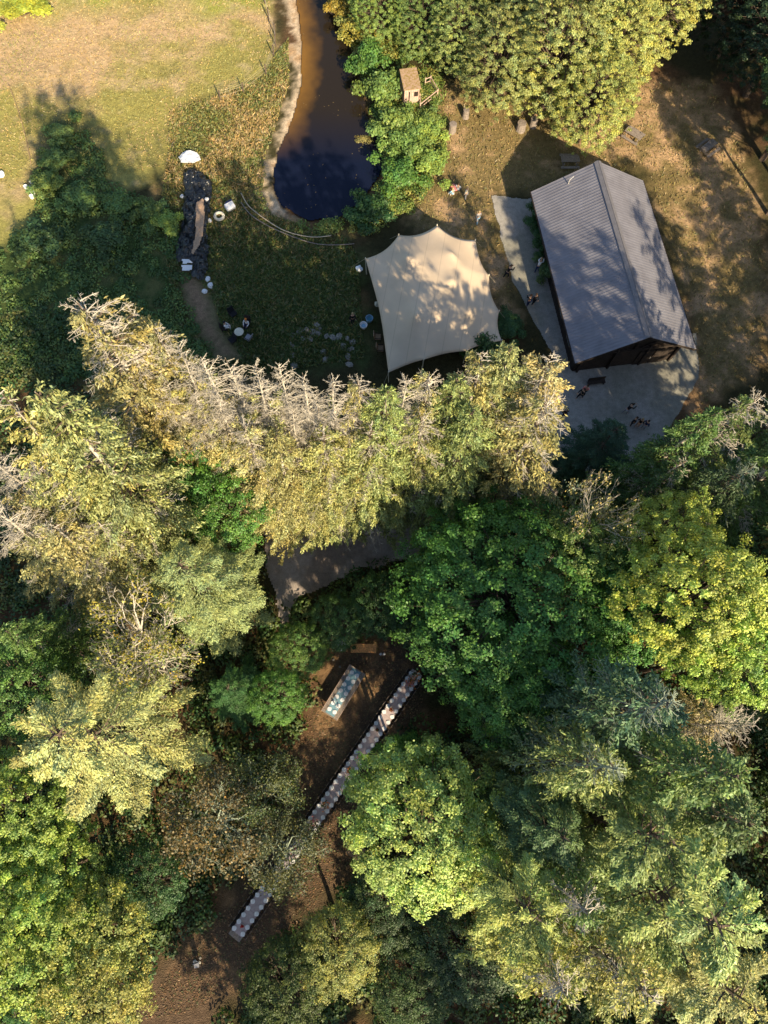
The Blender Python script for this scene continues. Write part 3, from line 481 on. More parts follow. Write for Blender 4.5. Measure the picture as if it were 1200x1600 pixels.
# ---- trees by trunk foot (upper right, seen from the side)
NG = 'leafy trees north of the barn'
TB = [
 ('lowtree0', 715, 120, 9, 3.6, (.24, .29, .09), 'leafy tree just right of the little shed'), ('lowtree1', 772, 168, 10, 4.2, (.28, .3, .1), 'leafy tree above the two left tree stumps'),
 ('lowtree0', 845, 180, 13, 4.6, (.29, .31, .1), 'leafy tree left of the barn roof shadow, over the pale stumps'), ('lowtree1', 902, 222, 10, 4.3, (.34, .36, .1), 'bright yellow-green tree overhanging the barn far end'),
 ('lowtree0', 925, 160, 12, 4.2, (.35, .36, .1), 'bright yellow-green tree beside the picnic table'), ('lowtree1', 880, 130, 14, 5.2, (.3, .31, .1), 'tall olive leafy tree behind the one overhanging the barn'),
 ('lowtree0', 985, 95, 13, 4.6, (.34, .35, .1), 'yellow-green tree at the right end of the northern trees'), ('alder1', 1075, 40, 14, 4.4, (.24, .3, .1), 'fringed green tree at the top edge by the dark corner'),
 ('lowtree1', 800, 90, 12, 5.0, (.3, .31, .1), 'olive leafy tree behind the stumps, near the top edge'), ('lowtree0', 735, 60, 11, 4.6, (.25, .28, .09), 'olive green tree behind the little shed'),
 ('lowtree1', 655, 80, 7, 3.6, (.18, .25, .07), 'green tree upper right of the little shed roof'), ('lowtree0', 930, 60, 13, 5.2, (.34, .35, .11), 'yellow-green tree at the top edge behind the picnic table'),
 ('lowtree1', 590, 60, 7, 3.2, (.2, .28, .07), 'green tree at the top edge beside the pond'), ('lowtree0', 690, 15, 11, 4.8, (.22, .27, .08), 'dark green tree at the top edge left of the yellow ones'), ('lowtree1', 850, 10, 12, 5.4, (.3, .32, .1), 'yellow-green tree rising past the top edge middle right'),
 ('lowtree0', 625, 15, 9, 4.2, (.2, .27, .08), 'green tree at the top edge directly above the little shed'), ('lowtree1', 1010, 30, 13, 5, (.33, .34, .1), 'yellow-green tree at the top edge left of the fringed one'),
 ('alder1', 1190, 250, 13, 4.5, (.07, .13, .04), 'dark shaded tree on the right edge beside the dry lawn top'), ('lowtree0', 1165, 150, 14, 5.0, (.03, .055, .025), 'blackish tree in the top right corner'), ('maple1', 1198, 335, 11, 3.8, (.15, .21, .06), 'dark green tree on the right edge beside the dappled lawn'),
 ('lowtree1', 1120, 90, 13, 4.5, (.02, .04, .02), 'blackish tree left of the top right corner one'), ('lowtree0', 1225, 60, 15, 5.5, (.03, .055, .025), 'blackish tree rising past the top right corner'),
]
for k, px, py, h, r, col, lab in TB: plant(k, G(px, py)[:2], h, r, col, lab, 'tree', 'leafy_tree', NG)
# ---- trees just outside the frame that shade what the photo shows
for i, (x, y, h, r, k) in enumerate([(36, 4, 24, 5, 'hemlock0'), (42, 13, 25, 5, 'fir0'), (39, 24, 21, 4.4, 'hemlock1'), (47, 26, 23, 5, 'hemlock2'), (50, 8, 26, 5, 'fir1'), (35, -10, 24, 5, 'hemlock0'),
                                     (22, -27, 20, 5, 'fir0'), (11, -29, 17, 4.5, 'hemlock1'), (2, -31, 16, 4.5, 'hemlock2'), (54, 38, 22, 5, 'fir1'), (46, 45, 17, 4.5, 'alder0'), (44, 33, 20, 4.5, 'hemlock0'), (38, 14, 25, 4.5, 'hemlock2'), (35, 7, 26, 4, 'fir0'), (37, 0, 27, 5, 'hemlock1'), (36, -5, 27, 5, 'fir1'), (14, -34, 24, 5, 'hemlock0'), (2, -36, 18, 5, 'hemlock1'), (56, 52, 20, 5, 'fir0'), (50, 62, 18, 5, 'hemlock1'), (60, 70, 18, 5, 'fir0'), (32, -22, 22, 5, 'hemlock0'), (-4, -27, 13, 3.5, 'alder1')]):
    plant(k, (x, y), h, r, (.16, .2, .07), 'tall dark tree standing beyond the right and bottom edges of the picture', 'tree', 'forest_tree', 'trees beyond the picture edge')
# ---- shrubs
SH = [(560, 62, 1.9, 2.2, (.3, .28, .06), 'yellowing shrub leaning over the pond right bank'), (575, 110, 2.1, 2.6, MG, 'green shrub on the pond right bank, level with the shed roof'), (598, 158, 2.2, 2.6, (.17, .25, .06), 'green shrub on the pond bank left of the shed'),
 (608, 205, 2.2, 2.4, (.2, .28, .07), 'light green shrub below the shed on the pond bank'), (632, 240, 2.0, 2.2, (.17, .26, .06), 'green shrub at the bend of the pond bank'), (622, 290, 2.2, 2.2, MG, 'green shrub above the tent by the pond'),
 (570, 335, 2.0, 1.8, DG, 'dark green shrub at the pond foot'), (665, 215, 1.7, 1.6, YG, 'yellow-green shrub right below the shed fence'), (672, 265, 1.9, 1.6, YG, 'yellow-green shrub beside the rope fence'), (525, 25, 1.4, 1.8, (.34, .26, .05), 'small golden shrub at the pond upper right bank'),
 (568, 218, 1.1, .9, (.3, .25, .08), 'dry brown tuft hanging over the water'), (590, 20, 2.2, 2.4, MG, 'green shrub at the top edge beside the pond'), (668, 200, 1.4, 1.5, (.2, .27, .07), 'green shrub under the shed door'),
 (100, 215, 1.2, 1.2, (.2, .27, .08), 'light green shrub standing in the long tree shadow on the field'), (92, 260, 1.5, 1.4, (.15, .22, .06), 'green shrub below the field shadow tip'), (78, 296, 1.4, 1.3, (.2, .27, .07), 'light shrub beside the white buckets'),
 (130, 320, 1.8, 1.4, (.13, .21, .06), 'dark shrub in the left thicket, middle'), (190, 330, 1.8, 1.4, (.14, .22, .06), 'dark shrub in the left thicket, upper right'), (235, 345, 1.6, 1.3, (.12, .18, .05), 'green shrub next to the black plastic heap'), (262, 358, 1.3, 1.5, YG, 'bright yellow-green shrub touching the black plastic heap'),
 (170, 380, 2, 1.5, (.07, .12, .04), 'dark shrub in the left thicket, lower middle'), (60, 390, 2, 1.5, (.06, .11, .04), 'dark shrub at the left, below the white buckets'), (40, 20, 2.4, 1.6, (.4, .42, .06), 'bright yellow-green shrub in the top left corner of the field'), (10, 15, 2.0, 1.5, (.4, .42, .08), 'pale shrub at the very top left corner'),
 (836, 345, 1.3, 1.6, DG, 'dark green shrub against the barn side wall, upper'), (840, 375, 1.2, 1.4, DG, 'dark green shrub against the barn side wall, middle'), (853, 432, 1.2, 1.4, (.1, .16, .05), 'green flowering shrub against the barn side wall, lower'), (846, 396, .9, 1.0, DG, 'small shrub beside the person in a pale shirt'),
 (795, 520, 1.4, 1.5, DG, 'dark shrub behind the tent front right corner'), (788, 505, 1.0, 1.2, DG, 'small dark shrub at the tent right edge'), (745, 548, 1.7, 2.4, (.06, .12, .035), 'dark green shrub covering part of the tent front edge')]
for i, (px, py, r, h, col, lab) in enumerate(SH): plant('bush%d' % (i % 3), G(px, py)[:2], h, r, col, lab, 'shrub', 'shrub', 'shrubs around the pond and barn')

# ---- undergrowth and grass that nobody could count
def scatter(poly_px, n, rg, extra=0):
    poly = Gn(poly_px); lo, hi = poly.min(0), poly.max(0); out = []
    while len(out) < n:
        p = lo+(hi-lo)*rg.random((n*2, 2)); p = p[(sdist(p[:, 0], p[:, 1], poly) > 0)]; out += list(p)
    return np.array(out[:n])
def clear(p, keys, m=.3):
    ok = np.ones(len(p), bool)
    for k in keys: ok &= sdist(p[:, 0], p[:, 1], PW[k]) < m
    return p[ok]
rg = np.random.default_rng(77)
wood_px = [(-350, 620), (60, 480), (260, 560), (420, 740), (700, 760), (900, 780), (1080, 700), (1300, 640), (1500, 1800), (-250, 1800)]
thick_px = [(80, 190), (125, 175), (150, 215), (170, 290), (272, 340), (288, 425), (300, 500), (330, 580), (100, 590), (-150, 640), (-150, 420), (40, 370), (62, 320), (50, 285)]
def mounds(P, rr, hh, per, leaf, colr):
    N = len(P)*per; bi = np.repeat(np.arange(len(P)), per); r = (rr*(.6+.7*rg.random(len(P))))[bi]; hb = (hh*(.5+.9*rg.random(len(P))))[bi]
    d = rg.normal(0, 1, (N, 3)); d[:, 2] = abs(d[:, 2]); d = unit(d); q = (.6+.45*rg.random(N))
    p = np.stack([P[bi, 0]+d[:, 0]*r*q, P[bi, 1]+d[:, 1]*r*q, d[:, 2]*hb*q], 1); p[:, 2] += gheight(p[:, 0], p[:, 1])
    nr = unit(d+np.array([0, 0, .7])+rg.normal(0, .5, (N, 3))); t_ = unit(np.cross(nr, rg.normal(0, 1, (N, 3)))); cc = np.array(colr)[rg.integers(0, len(colr), len(P))]
    return diamonds(p, t_, np.cross(nr, t_), leaf*(.6+.8*rg.random(N)), leaf*.7, cc[bi]*tint_rand(rg, N, .2, .12))
def stuff(name, label, cat, ms, mat):
    V, Fc = join([(a, b) for a, b, _ in ms]); T = np.concatenate([m[2] for m in ms]); o = link(name, mesh_np(name, V, Fc, mat, T)); o.color = (1, 1, 1, 1); tag(o, label, cat, kind='stuff')
P1 = clear(scatter(wood_px, 3600, rg), ('path', 'road', 'yard'), -.2); P2 = clear(scatter(thick_px, 430, rg), ('road',), 0)
stuff('undergrowth', 'low dark green ferns and brush covering the forest floor', 'undergrowth', [mounds(P1, 1.0, .9, 75, .26, [DG, (.07, .12, .035), (.1, .15, .04), (.14, .15, .05), (.05, .085, .03)]), mounds(P2, .85, .5, 110, .22, [(.13, .21, .06), (.09, .16, .045), (.18, .25, .07), (.08, .13, .04)])], M['leaf'])
bank_px = [(535, 0), (640, 0), (690, 130), (690, 260), (640, 330), (560, 372), (460, 352), (440, 330), (520, 345), (572, 316), (600, 270), (602, 226), (585, 200), (565, 130), (550, 80)]
P3 = clear(scatter(bank_px, 420, rg), ('pond',), -.5)
stuff('bank_plants', 'sunlit leafy weeds growing along the pond right bank', 'plants', [mounds(P3, .8, .6, 110, .19, [(.17, .25, .06), (.24, .29, .07), (.12, .2, .05), (.3, .3, .08)])], M['leaf'])
def blades(P, l, w, cols):
    N = len(P); p = np.stack([P[:, 0], P[:, 1], gheight(P[:, 0], P[:, 1])+.1], 1); d = unit(rg.normal(0, .6, (N, 3))+np.array([.1, .2, .55])); s = unit(np.cross(d, rg.normal(0, 1, (N, 3)))); cc = np.array(cols)[rg.integers(0, len(cols), N)]
    return diamonds(p, d, s, l*(.5+rg.random(N)), w, cc*tint_rand(rg, N, .2, .1))
Pr = clear(scatter(rough_px, 34000, rg), ('pond', 'sand', 'dirt2'), -.2); nn_ = fbm(Pr[:, 0], Pr[:, 1], 3, 41); 
Pd = clear(scatter(dry_px, 9000, rg), ('yard',), -.1)
lowp = Pr[:, 1] < 50+rg.normal(0, 3, len(Pr)); Pg = Pr[lowp]; Pr = Pr[~lowp]; nn_ = nn_[~lowp]
stuff('rough_grass', 'tall dry grass and weeds between the meadow, the pond and the tent', 'grass', [blades(Pr[nn_+rg.normal(0, .08, len(Pr)) > .5], .5, .1, [(.4, .28, .13), (.28, .24, .08), (.45, .33, .17)]), blades(Pr[nn_+rg.normal(0, .08, len(Pr)) <= .5], .42, .12, [(.2, .2, .07), (.26, .24, .08), (.13, .17, .05)]), blades(Pg, .42, .12, [(.1, .15, .045), (.15, .18, .06), (.22, .19, .08), (.08, .12, .035)]), blades(Pd, .3, .08, [(.36, .26, .13), (.22, .2, .07)])], M['grass'])
Pm = scatter([(0, -10), (420, -10), (430, 80), (380, 135), (270, 205), (262, 260), (0, 300)], 14000, rg); nm = fbm(Pm[:, 0], Pm[:, 1], 5, 61)
stuff('meadow_grass', 'short sun bleached and yellow-green grass of the mown field', 'grass', [blades(Pm[nm > .5], .2, .07, [(.52, .38, .2), (.44, .34, .14)]), blades(Pm[nm <= .5], .2, .07, [(.34, .31, .1), (.42, .35, .13)])], M['grass'])
Pl = scatter([(540, 1000), (660, 1000), (660, 1100), (560, 1330), (420, 1500), (300, 1580), (200, 1600), (300, 1480), (460, 1300), (460, 1160)], 9000, rg)
stuff('leaf_litter', 'fallen brown leaves and needles on the forest clearing floor', 'leaf litter', [diamonds(np.stack([Pl[:, 0], Pl[:, 1], gheight(Pl[:, 0], Pl[:, 1])+.03], 1), unit(np.concatenate([rg.normal(0, 1, (9000, 2)), rg.normal(0, .15, (9000, 1))], 1)), unit(rg.normal(0, 1, (9000, 3))*[1, 1, .1]), .16, .1, np.array([(.22, .12, .06), (.12, .07, .035), (.3, .18, .09), (.12, .12, .05)])[rg.integers(0, 4, 9000)])], M['grass'])

Pf = scatter(pond_px, 170, rg); Pf = Pf[fbm(Pf[:, 0], Pf[:, 1], 2.5, 5) > .5]; nf = len(Pf)
stuff('floating_leaves', 'small fallen leaves floating on the pond', 'floating leaves', [diamonds(np.stack([Pf[:, 0], Pf[:, 1], np.full(nf, .035)], 1), unit(np.concatenate([rg.normal(0, 1, (nf, 2)), np.zeros((nf, 1))], 1)), unit(rg.normal(0, 1, (nf, 3))*[1, 1, 0]), .16, .1, np.tile([(.2, .14, .06)], (nf, 1)))], M['grass'])
# ------------------------------------------------------------ barn
exec_barn = True
def frame(o, xa, ya): pass
BU = Vector((.149, -.989, 0)); BV = Vector((.989, .149, 0)); BC = Vector((22.85, 41.2, 0)); bL = 18.5; bW = 11.1; ez = 3.0; rz_ = 6.1
barn = thing('barn', 'long dark barn with a grey corrugated metal gable roof on the gravel yard', 'barn', BC, math.atan2(BU.y, BU.x))
# local x = along the ridge towards the camera end, local y = +90deg from it (towards +BV)
hl, hw = bL/2, bW/2; sl = math.atan2(rz_-ez, hw); slen = math.hypot(hw, rz_-ez)
for sgn, nm in ((1, 'roof'), (-1, 'roof')):
    m = MB(); cy = sgn*hw/2; cz = (ez+rz_)/2
    m.box((0, cy, cz), (bL, slen, .08), rx=-sgn*sl)
    n = int(bL/.3); off = Vector((0, math.sin(sl)*.05*sgn, math.cos(sl)*.05))
    for i in range(n+1): m.box((-hl+.02+i*(bL-.04)/n, cy+off.y, cz+off.z), (.07, slen-.01, .026), rx=-sgn*sl)
    m.build(nm, M['roof'], barn)
m = MB()
for s in (1, -1): m.box((0, s*.17, rz_+.06), (bL+.06, .36, .05), rx=-s*sl)
m.build('ridge_cap', M['ridge'], barn)
m = MB()
for s in (1, -1): m.box((0, s*(hw+.05), ez-.05), (bL+.1, .1, .16))
for e in (1, -1):
    for s in (1, -1): m.box((e*(hl+.02), s*hw/2, (ez+rz_)/2-.1), (.07, slen, .2), rx=-s*sl)
m.build('fascia_board', M['darkwood'], barn)
ww = hw-.75; m = MB(); x0, x1 = -hl+.6, hl-.85
m.box(((x0+x1)/2, -ww, 1.35), (x1-x0, .15, 2.7)); m.box(((x0+x1)/2, ww, 1.35), (x1-x0, .15, 2.7)); 
for X in (x0, x1):
    v = [(X-.08, -ww, 0), (X-.08, ww, 0), (X-.08, ww, 3.1), (X-.08, 0, rz_-.3), (X-.08, -ww, 3.1)]; v += [(a+.16, b_, c_) for a, b_, c_ in v]
    m.add(v, [(0, 4, 3, 2, 1), (5, 6, 7, 8, 9), (0, 1, 6, 5), (1, 2, 7, 6), (2, 3, 8, 7), (3, 4, 9, 8), (4, 0, 5, 9)])
for i in range(40): m.box((x0+.2+i*(x1-x0-.4)/39, -ww-.09, 1.35), (.06, .04, 2.6))
m.build('wall', M['darkwood'], barn)
for yy in (-4.4, -1.5, 1.5, 4.4):
    MB().box((x1+.2, yy, 1.5+(.25 if abs(yy) < 3 else 0)), (.18, .18, 3.0+(.5 if abs(yy) < 3 else 0))).build('post', M['darkwood'], barn)
MB().box((x1+.2, 0, 3.05), (.2, 9.6, .2)).box((x1+.2, 0, 4.2), (.14, .14, 2.1)).box((x1+.2, -1.5, 3.9), (.1, .12, 2.6), rx=.95).box((x1+.2, 1.5, 3.9), (.1, .12, 2.6), rx=-.95).build('roof_truss', M['darkwood'], barn)
d = MB().box((x1+.14, 1.6, 1.2), (.08, 1.4, 2.4)).box((x1+.14, 3.1, 1.2), (.08, 1.4, 2.4)).build('door', M['darkwood'], barn); MB().box((x1+.2, 2.25, 1.1), (.05, .05, .3)).build('handle', M['metal'], d)
for xx in (-6, -2, 3, 6):
    w = MB().box((xx, -ww-.12, 1.6), (1.2, .08, .9)).build('window', M['greywood'], barn); MB().box((xx, -ww-.17, 1.6), (1.0, .03, .7)).build('pane', M['teal'], w)
MB().tube([(-hl+.9, -2.6, 4.3), (-hl+.9, -2.6, 5.2)], .05, 6).tube([(-hl+.9, -2.6, 5.2), (-hl+.7, -2.2, 5.35)], .04, 6).build('vent_pipe', M['metal'], barn)
def bloc(x, y, z=0): return barn.matrix_basis @ Vector((x, y, z))
bench = thing('bench', 'dark bench against the barn front wall on the gravel', 'bench', G(930, 600), barn.rotation_euler.z+PI/2)
MB().box((0, 0, .44), (1.6, .4, .05)).build('seat', M['darkwood'], bench); MB().box((0, .2, .7), (1.6, .04, .4)).build('backrest', M['darkwood'], bench)
for x in (-.7, .7): MB().box((x, 0, .21), (.06, .36, .42)).build('leg', M['darkwood'], bench)

# ------------------------------------------------------------ stretch tent
tent = thing('stretch_tent', 'large sand coloured stretch tent with scalloped edges beside the barn', 'tent', (0, 0, 0))
def edge(pts, sag, n):                                     # curved edge through fixing points (px,py,z), sagging inwards and down between them
    w = [np.array(G(a, b, z)) for a, b, z in pts]; cen = np.array(G(680, 460, 3)); out = []; seg = len(w)-1
    for i in range(n+1):
        u = i/n*seg; k = min(int(u), seg-1); f = u-k; p = w[k]*(1-f)+w[k+1]*f; c_ = 4*f*(1-f); dd = cen-p; dd[2] = 0; dd /= np.linalg.norm(dd); p = p+dd*sag*c_; p[2] -= .25*c_*(1 if sag > .2 else .3); out.append(p)
    return np.array(out)
NT = 48
top = edge([(571, 404, 2.3), (623, 367, 2.5), (683, 352, 3.1), (743, 375, 2.5)], .3, NT); bot = edge([(607, 582, 2.1), (662, 562, 2.6), (730, 548, 2.5), (784, 532, 2.2)], .3, NT)
lef = edge([(571, 404, 2.3), (607, 582, 2.1)], .35, NT); rig = edge([(743, 375, 2.5), (764, 430, 2.4), (780, 486, 2.4), (784, 532, 2.2)], .22, NT)
u = np.linspace(0, 1, NT+1); Uu, Vv = np.meshgrid(u, u); U3, V3 = Uu[..., None], Vv[..., None]
coons = (1-V3)*top[None]+V3*bot[None]+(1-U3)*lef[:, None]+U3*rig[:, None]-((1-U3)*(1-V3)*top[0]+U3*(1-V3)*top[-1]+(1-U3)*V3*bot[0]+U3*V3*bot[-1])
Z = coons[..., 2].copy(); poles = [(12, 16, 4.3), (34, 14, 4.4), (24, 30, 4.6), (36, 34, 4.1), (12, 34, 4.1)]
mid = 3.6; Z[1:-1, 1:-1] = mid
for it in range(1500):
    Z[1:-1, 1:-1] = .25*(Z[:-2, 1:-1]+Z[2:, 1:-1]+Z[1:-1, :-2]+Z[1:-1, 2:])+.0006
    for (i, j, z) in poles: Z[i, j] = z
for it in range(3):
    Z[1:-1, 1:-1] = .5*Z[1:-1, 1:-1]+.125*(Z[:-2, 1:-1]+Z[2:, 1:-1]+Z[1:-1, :-2]+Z[1:-1, 2:])
coons[..., 2] = Z; ii = np.arange((NT+1)**2).reshape(NT+1, NT+1); q = np.stack([ii[:-1, :-1], ii[1:, :-1], ii[1:, 1:], ii[:-1, 1:]], -1).reshape(-1, 4)
cano = link('canopy', mesh_np('canopy', coons.reshape(-1, 3), q, M['canvas'], None, True), tent); sm = cano.modifiers.new('solid', 'SOLIDIFY'); sm.thickness = .02
for (px, py, z, ox, oy) in [(571, 404, 2.3, -1, .4), (623, 367, 2.5, -.5, 1), (683, 352, 3.1, .1, 1), (743, 375, 2.5, .7, .8), (764, 430, 2.4, 1, .2), (780, 486, 2.4, 1, .1), (784, 532, 2.2, .9, -.5), (607, 582, 2.1, -.6, -1), (662, 562, 2.6, -.1, -1), (730, 548, 2.5, .1, -1)]:
    g = G(px, py, z); MB().tube([(g.x-ox*.15, g.y-oy*.15, 0), (g.x, g.y, z+.12)], .05, 6).build('tent_pole', M['cream'], tent); MB().tube([(g.x, g.y, z), (g.x+ox*1.5, g.y+oy*1.5, 0)], .012, 4).build('guy_rope', M['rope'], tent)
for (i, j, z) in poles: p = coons[i, j]; MB().tube([(p[0], p[1], 0), (p[0], p[1], p[2]-.05)], .05, 6).build('tent_pole', M['wood'], tent)

# ------------------------------------------------------------ shed with rail fence
q0, q1, q2, q3 = G(619, 109, 2.5), G(649, 107, 2.5), G(660, 137, 2.3), G(636, 141, 2.3); cc = (q0+q1+q2+q3)/4; da = (q1-q0+q2-q3)/2; db = (q0-q3+q1-q2)/2; da.z = db.z = 0; wS, dS = da.length, db.length; aS = math.atan2(da.y, da.x)
shed = thing('shed', 'tiny boarded shed with a rusty mossy lean-to roof above the pond', 'shed', (cc.x, cc.y, 0), aS)
xs_, ys_ = wS/2-.12, dS/2-.15; v = [(-xs_, -ys_, 0), (xs_, -ys_, 0), (xs_, ys_, 0), (-xs_, ys_, 0), (-xs_, -ys_, 2.2), (xs_, -ys_, 2.2), (xs_, ys_, 2.45), (-xs_, ys_, 2.45)]
m = MB().add(v, [(0, 1, 5, 4), (1, 2, 6, 5), (2, 3, 7, 6), (3, 0, 4, 7)])
for i in range(9): m.box((-xs_+.05+i*(2*xs_-.1)/8, -ys_-.02, 1.1), (.03, .03, 2.15))
m.build('wall', M['pinkwood'], shed); MB().box((0, 0, 2.41), (wS, dS, .07), rx=math.atan2(.25, 2*ys_)).build('roof', M['moss'], shed)
MB().box((-.25, -ys_-.05, 1.0), (.1, .05, 1.8)).box((.45, -ys_-.05, 1.6), (.4, .05, .5)).build('opening', M['darkwood'], shed)
fn = thing('rail_fence', 'short pale wooden rail fence right of the little shed', 'fence', (0, 0, 0)); fp = [(664, 135), (672, 132), (683, 152), (656, 174), (655, 160)]
for i, (a, b_) in enumerate(fp):
    g = G(a, b_); MB().box((g.x, g.y, .5), (.1, .1, 1.1)).build('post', M['pinkwood'], fn)
    if i: g0 = G(*fp[i-1]); MB().tube([(g0.x, g0.y, .9), (g.x, g.y, .9)], .05, 5).tube([(g0.x, g0.y, .45), (g.x, g.y, .45)], .04, 5).build('rail', M['pinkwood'], fn)
# rope fence from the shed down to the tent
rf = thing('rope_fence', 'low pole and rail fence running from the shed down towards the tent', 'fence', (0, 0, 0)); rp = [(653, 180), (653, 225), (649, 240), (640, 262), (622, 288), (604, 315), (590, 335), (578, 352)]
for i, (a, b_) in enumerate(rp):
    g = G(a, b_); MB().tube([(g.x, g.y, -.1), (g.x, g.y, .8)], .05, 5).build('post', M['greywood'], rf)
    if i: g0 = G(*rp[i-1]); MB().tube([(g0.x, g0.y, .75), (g.x, g.y, .7)], .045, 5).tube([(g0.x+.3, g0.y-.2, .1), (g.x+.35, g.y-.1, .12)], .05, 5).build('rail', M['greywood'], rf)
# field fence
ff = thing('field_fence', 'wire fence on dark posts along the curved meadow edge', 'fence', (0, 0, 0)); fpx = [(414, 5), (420, 30), (430, 55), (431, 72), (428, 88), (416, 118), (381, 146), (345, 158)]
for i, (a, b_) in enumerate(fpx):
    g = G(a, b_); MB().tube([(g.x, g.y, -.1), (g.x, g.y, 1.3)], .07, 6).build('post', M['bark'], ff)
    if i:
        g0 = G(*fpx[i-1]); w = MB()
        for z in (.5, .9, 1.15): w.tube([(g0.x, g0.y, z), (g.x, g.y, z)], .012, 3)
        w.build('wire', M['rope'], ff)
# hoses and long pale pole
def hose(px, rad, mat, label, z=.08, name='hose', cat='hose'):
    pts = [G(a, b_) for a, b_ in px]; pp = []
    for i in range(len(pts)-1):
        p0, p1, p2, p3 = pts[max(i-1, 0)], pts[i], pts[i+1], pts[min(i+2, len(pts)-1)]
        for k in range(6): t_ = k/6; q_ = .5*((2*p1)+(p2-p0)*t_+(2*p0-5*p1+4*p2-p3)*t_*t_+(3*p1-p0-3*p2+p3)*t_**3); q_.z = z+float(gheight(np.array([q_.x]), np.array([q_.y]))[0]); pp.append(q_)
    o = MB().tube(pp, rad, 5).build(name, M[mat], None, True); tag(o, label, cat); return o
hose([(377, 304), (390, 325), (415, 345), (450, 365), (490, 373), (521, 370)], .05, 'rope', 'pale pipe curving round the pond foot, upper of two', .3, 'pipe', 'pipe')
hose([(377, 318), (395, 340), (430, 360), (470, 376), (505, 384), (560, 383)], .05, 'greywood', 'dull pipe curving round the pond foot, lower of two', .25, 'pipe', 'pipe')
hose([(15, 134), (30, 175), (42, 220), (50, 262)], .035, 'wood', 'thin tan pole lying in the field by the long tree shadow', .1, 'pole', 'pole')

# ------------------------------------------------------------ black plastic heap and bits round it
hp = Gn([(287, 275), (303, 263), (318, 272), (334, 290), (330, 330), (326, 370), (328, 420), (318, 440), (303, 436), (300, 418), (278, 410), (276, 385), (283, 345), (286, 310)])
xa = np.arange(hp[:, 0].min(), hp[:, 0].max(), .12); ya = np.arange(hp[:, 1].min(), hp[:, 1].max(), .12); X, Y = np.meshgrid(xa, ya); sdv = sdist(X, Y, hp)+(fbm(X, Y, .8, 3, 2)-.5)*.6
Zh = .75*np.clip(sdv/1.1, 0, 1)**.6+(fbm(X, Y, .7, 5, 4)-.5)*1.0*np.clip(sdv*2, 0, 1)+np.abs(np.sin(X*3+Y*2.2+fbm(X, Y, 1, 8)*9))*.16+.03; idh = np.arange(X.size).reshape(X.shape); ok = sdv > 0
qh = np.stack([idh[:-1, :-1], idh[:-1, 1:], idh[1:, 1:], idh[1:, :-1]], -1)[ok[:-1, :-1] & ok[1:, 1:] & ok[1:, :-1] & ok[:-1, 1:]].reshape(-1, 4)
tag(link('plastic_heap', mesh_np('plastic_heap', np.stack([X.ravel(), Y.ravel(), Zh.ravel()], 1), qh, M['black'], None, False)), 'long heap under crumpled shiny black plastic sheeting', 'plastic sheet')
def sheet_obj(name, label, cat, px, mat, z, amp=.08, th=.03, sc=.5):
    poly = Gn(px); xa = np.arange(poly[:, 0].min()-.05, poly[:, 0].max()+.1, .1); ya = np.arange(poly[:, 1].min()-.05, poly[:, 1].max()+.1, .1); X, Y = np.meshgrid(xa, ya); s_ = sdist(X, Y, poly); ok = s_ > -.02; idh = np.arange(X.size).reshape(X.shape)
    q = np.stack([idh[:-1, :-1], idh[:-1, 1:], idh[1:, 1:], idh[1:, :-1]], -1)[ok[:-1, :-1] & ok[1:, 1:] & ok[1:, :-1] & ok[:-1, 1:]].reshape(-1, 4)
    o = link(name, mesh_np(name, np.stack([X.ravel(), Y.ravel(), (z+amp*fbm(X, Y, sc, 5, 3)*2).ravel()], 1), q, M[mat], None, False)); s = o.modifiers.new('solid', 'SOLIDIFY'); s.thickness = th; return tag(o, label, cat)
sheet_obj('white_sheet', 'bright white crumpled sheet lying above the black heap', 'sheet', [(280, 250), (287, 242), (300, 240), (312, 246), (316, 255), (306, 260), (285, 261)], 'white', .2, .25, .04, .8)
sheet_obj('tan_board', 'long tan strip of bare board on the right of the black heap', 'board', [(310, 330), (322, 322), (324, 345), (321, 380), (316, 396), (306, 410), (303, 408), (309, 380)], 'sand', 1.15, .05)
sheet_obj('pale_sheet', 'pale pinkish panel beside the lower end of the black heap, upper piece', 'panel', [(286, 411), (298, 411), (304, 417), (288, 419)], 'white', .6, .03)
sheet_obj('pale_sheet', 'pale pinkish panel beside the lower end of the black heap, lower piece', 'panel', [(285, 420), (303, 419), (303, 428), (287, 429)], 'white', .55, .03)
def rag(px, py, s, mat, label, cat='bag', name='bag', z=0, squash=.7):
    g = G(px, py); rr = np.random.default_rng(int(px*7+py)); bm = bmesh.new(); bmesh.ops.create_icosphere(bm, subdivisions=2, radius=s)
    for v in bm.verts: v.co *= 1+rr.uniform(-.22, .22); v.co.z = max(v.co.z*squash, -s*.3)+s*.3
    me = bpy.data.meshes.new(name); bm.to_mesh(me); bm.free(); me.materials.append(M[mat]); o = link(name, me); o.location = (g.x, g.y, z); return tag(o, label, cat)
rag(291, 287, .25, 'white', 'white rag at the upper left side of the black heap'); rag(285, 308, .24, 'white', 'white rag half way down the left side of the black heap'); rag(326, 322, .2, 'white', 'small white bag where the tan strip begins', z=.9)
rag(325, 437, .28, 'white', 'white bag touching the black heap lower tip'); rag(329, 447, .3, 'white', 'largest white bag of the three below the black heap'); rag(320, 456, .24, 'white', 'lowest white bag of the three below the black heap')
rag(328, 346, .26, 'white', 'white bag between the black heap and the ring'); rag(3, 274, .4, 'white', 'white dome shaped bucket at the far left edge', 'bucket', 'bucket')
